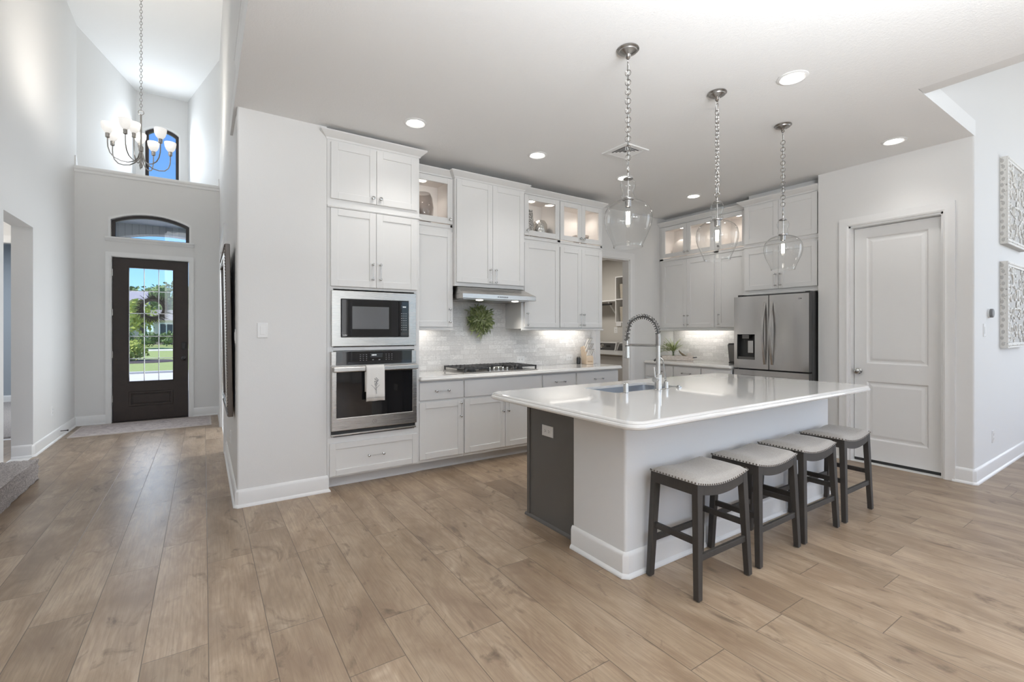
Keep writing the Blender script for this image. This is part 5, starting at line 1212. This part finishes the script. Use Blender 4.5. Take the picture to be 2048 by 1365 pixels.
b = B(); b.box(.57, .70, .30, .318, -.46, 0); b.hexa([(.63, .02, -.02), (.65, .02, -.02), (.65, .30, -.32), (.63, .30, -.32), (.63, .02, 0), (.65, .02, 0), (.65, .30, -.28), (.63, .30, -.28)]); b.obj('bracket', M['trim'], t)
# ---------------------------------------------------------------- outdoors, seen through the entry glass
def grass_mat():
    m = N('mown_lawn'); co = m.coord(); f = m.noise(co, .35, 3); g = m.noise(co, 9, 4, .7)
    m.set(m.mix(g, m.mix(f, (.20, .27, .07), (.30, .36, .11)), (.36, .42, .15)), .9); return m.m
lawn = B().box(-60, 60, 21.3, 110, -.32, -.14); tag(lawn.obj('lawn', grass_mat()), 'sunny green lawn across the street', 'lawn', kind='stuff')
conc = plain('pale_concrete', (.62, .60, .57), .85, vary=.08, vs=1.5)
struct(B().box(-60, 60, 12.0, 20.9, -.32, -.16), 'street', conc, 'pale concrete street in front of the house', 'street')
struct(B().box(-60, 60, 20.9, 21.3, -.32, -.10), 'street_kerb', plain('kerb_concrete', (.5, .49, .47), .85), 'kerb between street and lawn', 'kerb')
struct(B().box(-60, 60, 44, 47.5, -.3, -.125), 'sidewalk', conc, 'pale sidewalk strip beyond the lawn', 'sidewalk')
struct(B().box(-1.75, .6, 9.02, 12.0, -.3, -.03), 'porch_slab', conc, 'concrete porch slab and walk outside the front door', 'porch')
brick = N('grey_painted_brick'); bt = brick.n('ShaderNodeTexBrick'); brick.l(brick.coord('Object', (1, 1, 1)), bt.inputs['Vector']); bt.inputs['Scale'].default_value = 5; bt.inputs['Color1'].default_value = (.78, .77, .74, 1); bt.inputs['Color2'].default_value = (.62, .61, .59, 1); bt.inputs['Mortar'].default_value = (.5, .49, .47, 1); brick.set(bt.outputs[0], .85)
b = B(); b.slab(rect(-2.4, 1.2, -.1, 3.48), [arch(-1.55, .35, -.0998, 2.96, 3.17)], .25, MY(10.98)); struct(b, 'porch_arch', brick.m, 'brick porch arch outside the front door', 'porch')
struct(B().box(-1.95, 1.2, 9.02, 11.2, 3.32, 3.49), 'porch_ceiling', plain('porch_ceiling_paint', (.80, .82, .83), .7), 'pale porch ceiling outside the transom', 'porch')
b = B(); b.box(-1.95, -1.62, 9.03, 10.97, -.1, 3.32); b.box(.36, .6, 9.03, 10.97, -.1, 3.32); struct(b, 'porch_side_walls', brick.m, 'brick side walls of the porch', 'porch')
def foliage(name, cols):
    m = N(name); co = m.coord(); f = m.noise(co, 5, 5, .75); g = m.n('ShaderNodeNewGeometry').outputs['Random Per Island']
    m.set(m.ramp(m.math('ADD', m.math('MULTIPLY', f, .6), m.math('MULTIPLY', g, .4)), [(i / (len(cols) - 1), c) for i, c in enumerate(cols)]), .85); return m.m
GREEN = foliage('tree_foliage', [(.07, .12, .045), (.16, .24, .085), (.30, .38, .15)]); LIME = foliage('shrub_foliage', [(.22, .28, .05), (.40, .45, .10), (.58, .60, .20)])
bark = plain('tree_bark', (.14, .11, .085), .9, vary=.2)
def crown_mesh(n, rx, ry, rz, cz, leaf, seed):
    b = B(); g = random.Random(seed)
    for i in range(n):
        th, ph = g.uniform(0, 2 * math.pi), math.acos(g.uniform(-1, 1)); r = g.uniform(.55, 1.05) ** .6
        p = Vector((rx * r * math.sin(ph) * math.cos(th), ry * r * math.sin(ph) * math.sin(th), cz + rz * r * math.cos(ph)))
        d = Vector((g.gauss(0, 1), g.gauss(0, 1), g.gauss(0, 1))); b.leaf(p, d, (g.gauss(0, 1), g.gauss(0, 1), 1), leaf * g.uniform(.7, 1.4), leaf * .7)
    for i in range(9):
        th = i * .7; b.ball((rx * .45 * math.cos(th), ry * .45 * math.sin(th), cz + rz * .5 * math.sin(i * 1.7)), min(rx, rz) * .42, 2)
    return b
def tree(label, x, y, h, w, seed, m=None, trunk=True, name='tree', cat='tree', group='trees beyond the street', z0=-.14, leaf=None):
    t = thing(name, label, cat, (x, y, z0), 0, group)
    crown_mesh(700, w, w, h * .34, h * .64, leaf or w * .16, seed).obj('crown', m or GREEN, t, recalc=False)
    if trunk: B().tube([(0, 0, 0), (.05 * w, 0, h * .3), (0, .05 * w, h * .62)], [.07 * w, .05 * w, .03 * w], 8).obj('trunk', bark, t, smooth=True)
    return t
tree('round topped tree beyond the street, centre of the door glass', -7.2, 84, 8.0, 4.2, 1)
tree('tallest round topped tree beyond the street, right side of the door glass', -3.6, 82, 8.6, 3.6, 2)
tree('leafy tree behind the grey roofed house at the left of the door glass', -12.6, 86, 6.6, 4.2, 3)
tree('yellow green tree on the far lawn, left of the wreath', -5.6, 50, 4.3, 2.3, 4, LIME)
t = thing('garden_shrub', 'bright yellow green shrub in a mulch bed on the lawn', 'shrub', (-3.05, 29, -.14))
crown_mesh(600, .75, .75, .48, .55, .16, 8).obj('crown', LIME, t, recalc=False)
b = B(); b.lathe([(1.45, 0.002), (1.3, .05), (.02, .07)], (.5, -.3, 0), 26); b.obj('mulch_bed', plain('dark_mulch', (.075, .06, .06), .95, vary=.3, vs=14), t)
for i, (x, y, l) in enumerate(((-4.6, 58, 'dark clipped hedge left of the far house'), (-2.9, 58, 'dark clipped hedge in front of the far house'), (-6.6, 58, 'low dark hedge at the left of the door glass'))):
    t = thing('hedge', l, 'hedge', (x, y, -.14), 0, 'hedges before the far houses'); crown_mesh(420, 1.0, .7, .65, .75, .22, 20 + i).obj('crown', GREEN, t, recalc=False)
def house(label, x, y, w, h, wallc, roofc, rise):
    t = thing('house', label, 'house', (x, y, -.14)); wm = plain('house_wall', wallc, .85, vary=.06, vs=2)
    B().box(0, w, 0, 8, .002, h).obj('wall', wm, t)
    b = B(); b.rings([[(-.5, -.6, h), (-.5, 8.6, h), (-.5, 4, h + rise)], [(w + .5, -.6, h), (w + .5, 8.6, h), (w + .5, 4, h + rise)]]); b.obj('roof', plain('house_roof', roofc, .9, vary=.1, vs=3), t)
    for k in range(3):
        x0 = .5 + k * w / 3; f = B().slab(rect(x0, x0 + 1.3, .9, 2.4), [rect(x0 + .1, x0 + .6, 1.0, 2.3), rect(x0 + .7, x0 + 1.2, 1.0, 2.3)], .08, MY(-.08)); o = f.obj('window', M['trim'], t); B().box(x0 + .05, x0 + 1.25, -.03, -.005, .95, 2.35).obj('pane', plain('dark_pane', (.06, .08, .11), .1), o)
    B().box(0, w, -.12, -.003, .003, .85).obj('stone_skirt', plain('stone_veneer', (.38, .30, .24), .9, vary=.3, vs=3), t)
house('beige house with stone skirting across the street', -4.6, 64, 11, 2.7, (.62, .57, .48), (.24, .22, .21), 1.3)
house('house with a purple grey roof at the left of the door glass', -15.6, 66, 9.6, 3.0, (.55, .50, .46), (.36, .34, .38), 3.2)
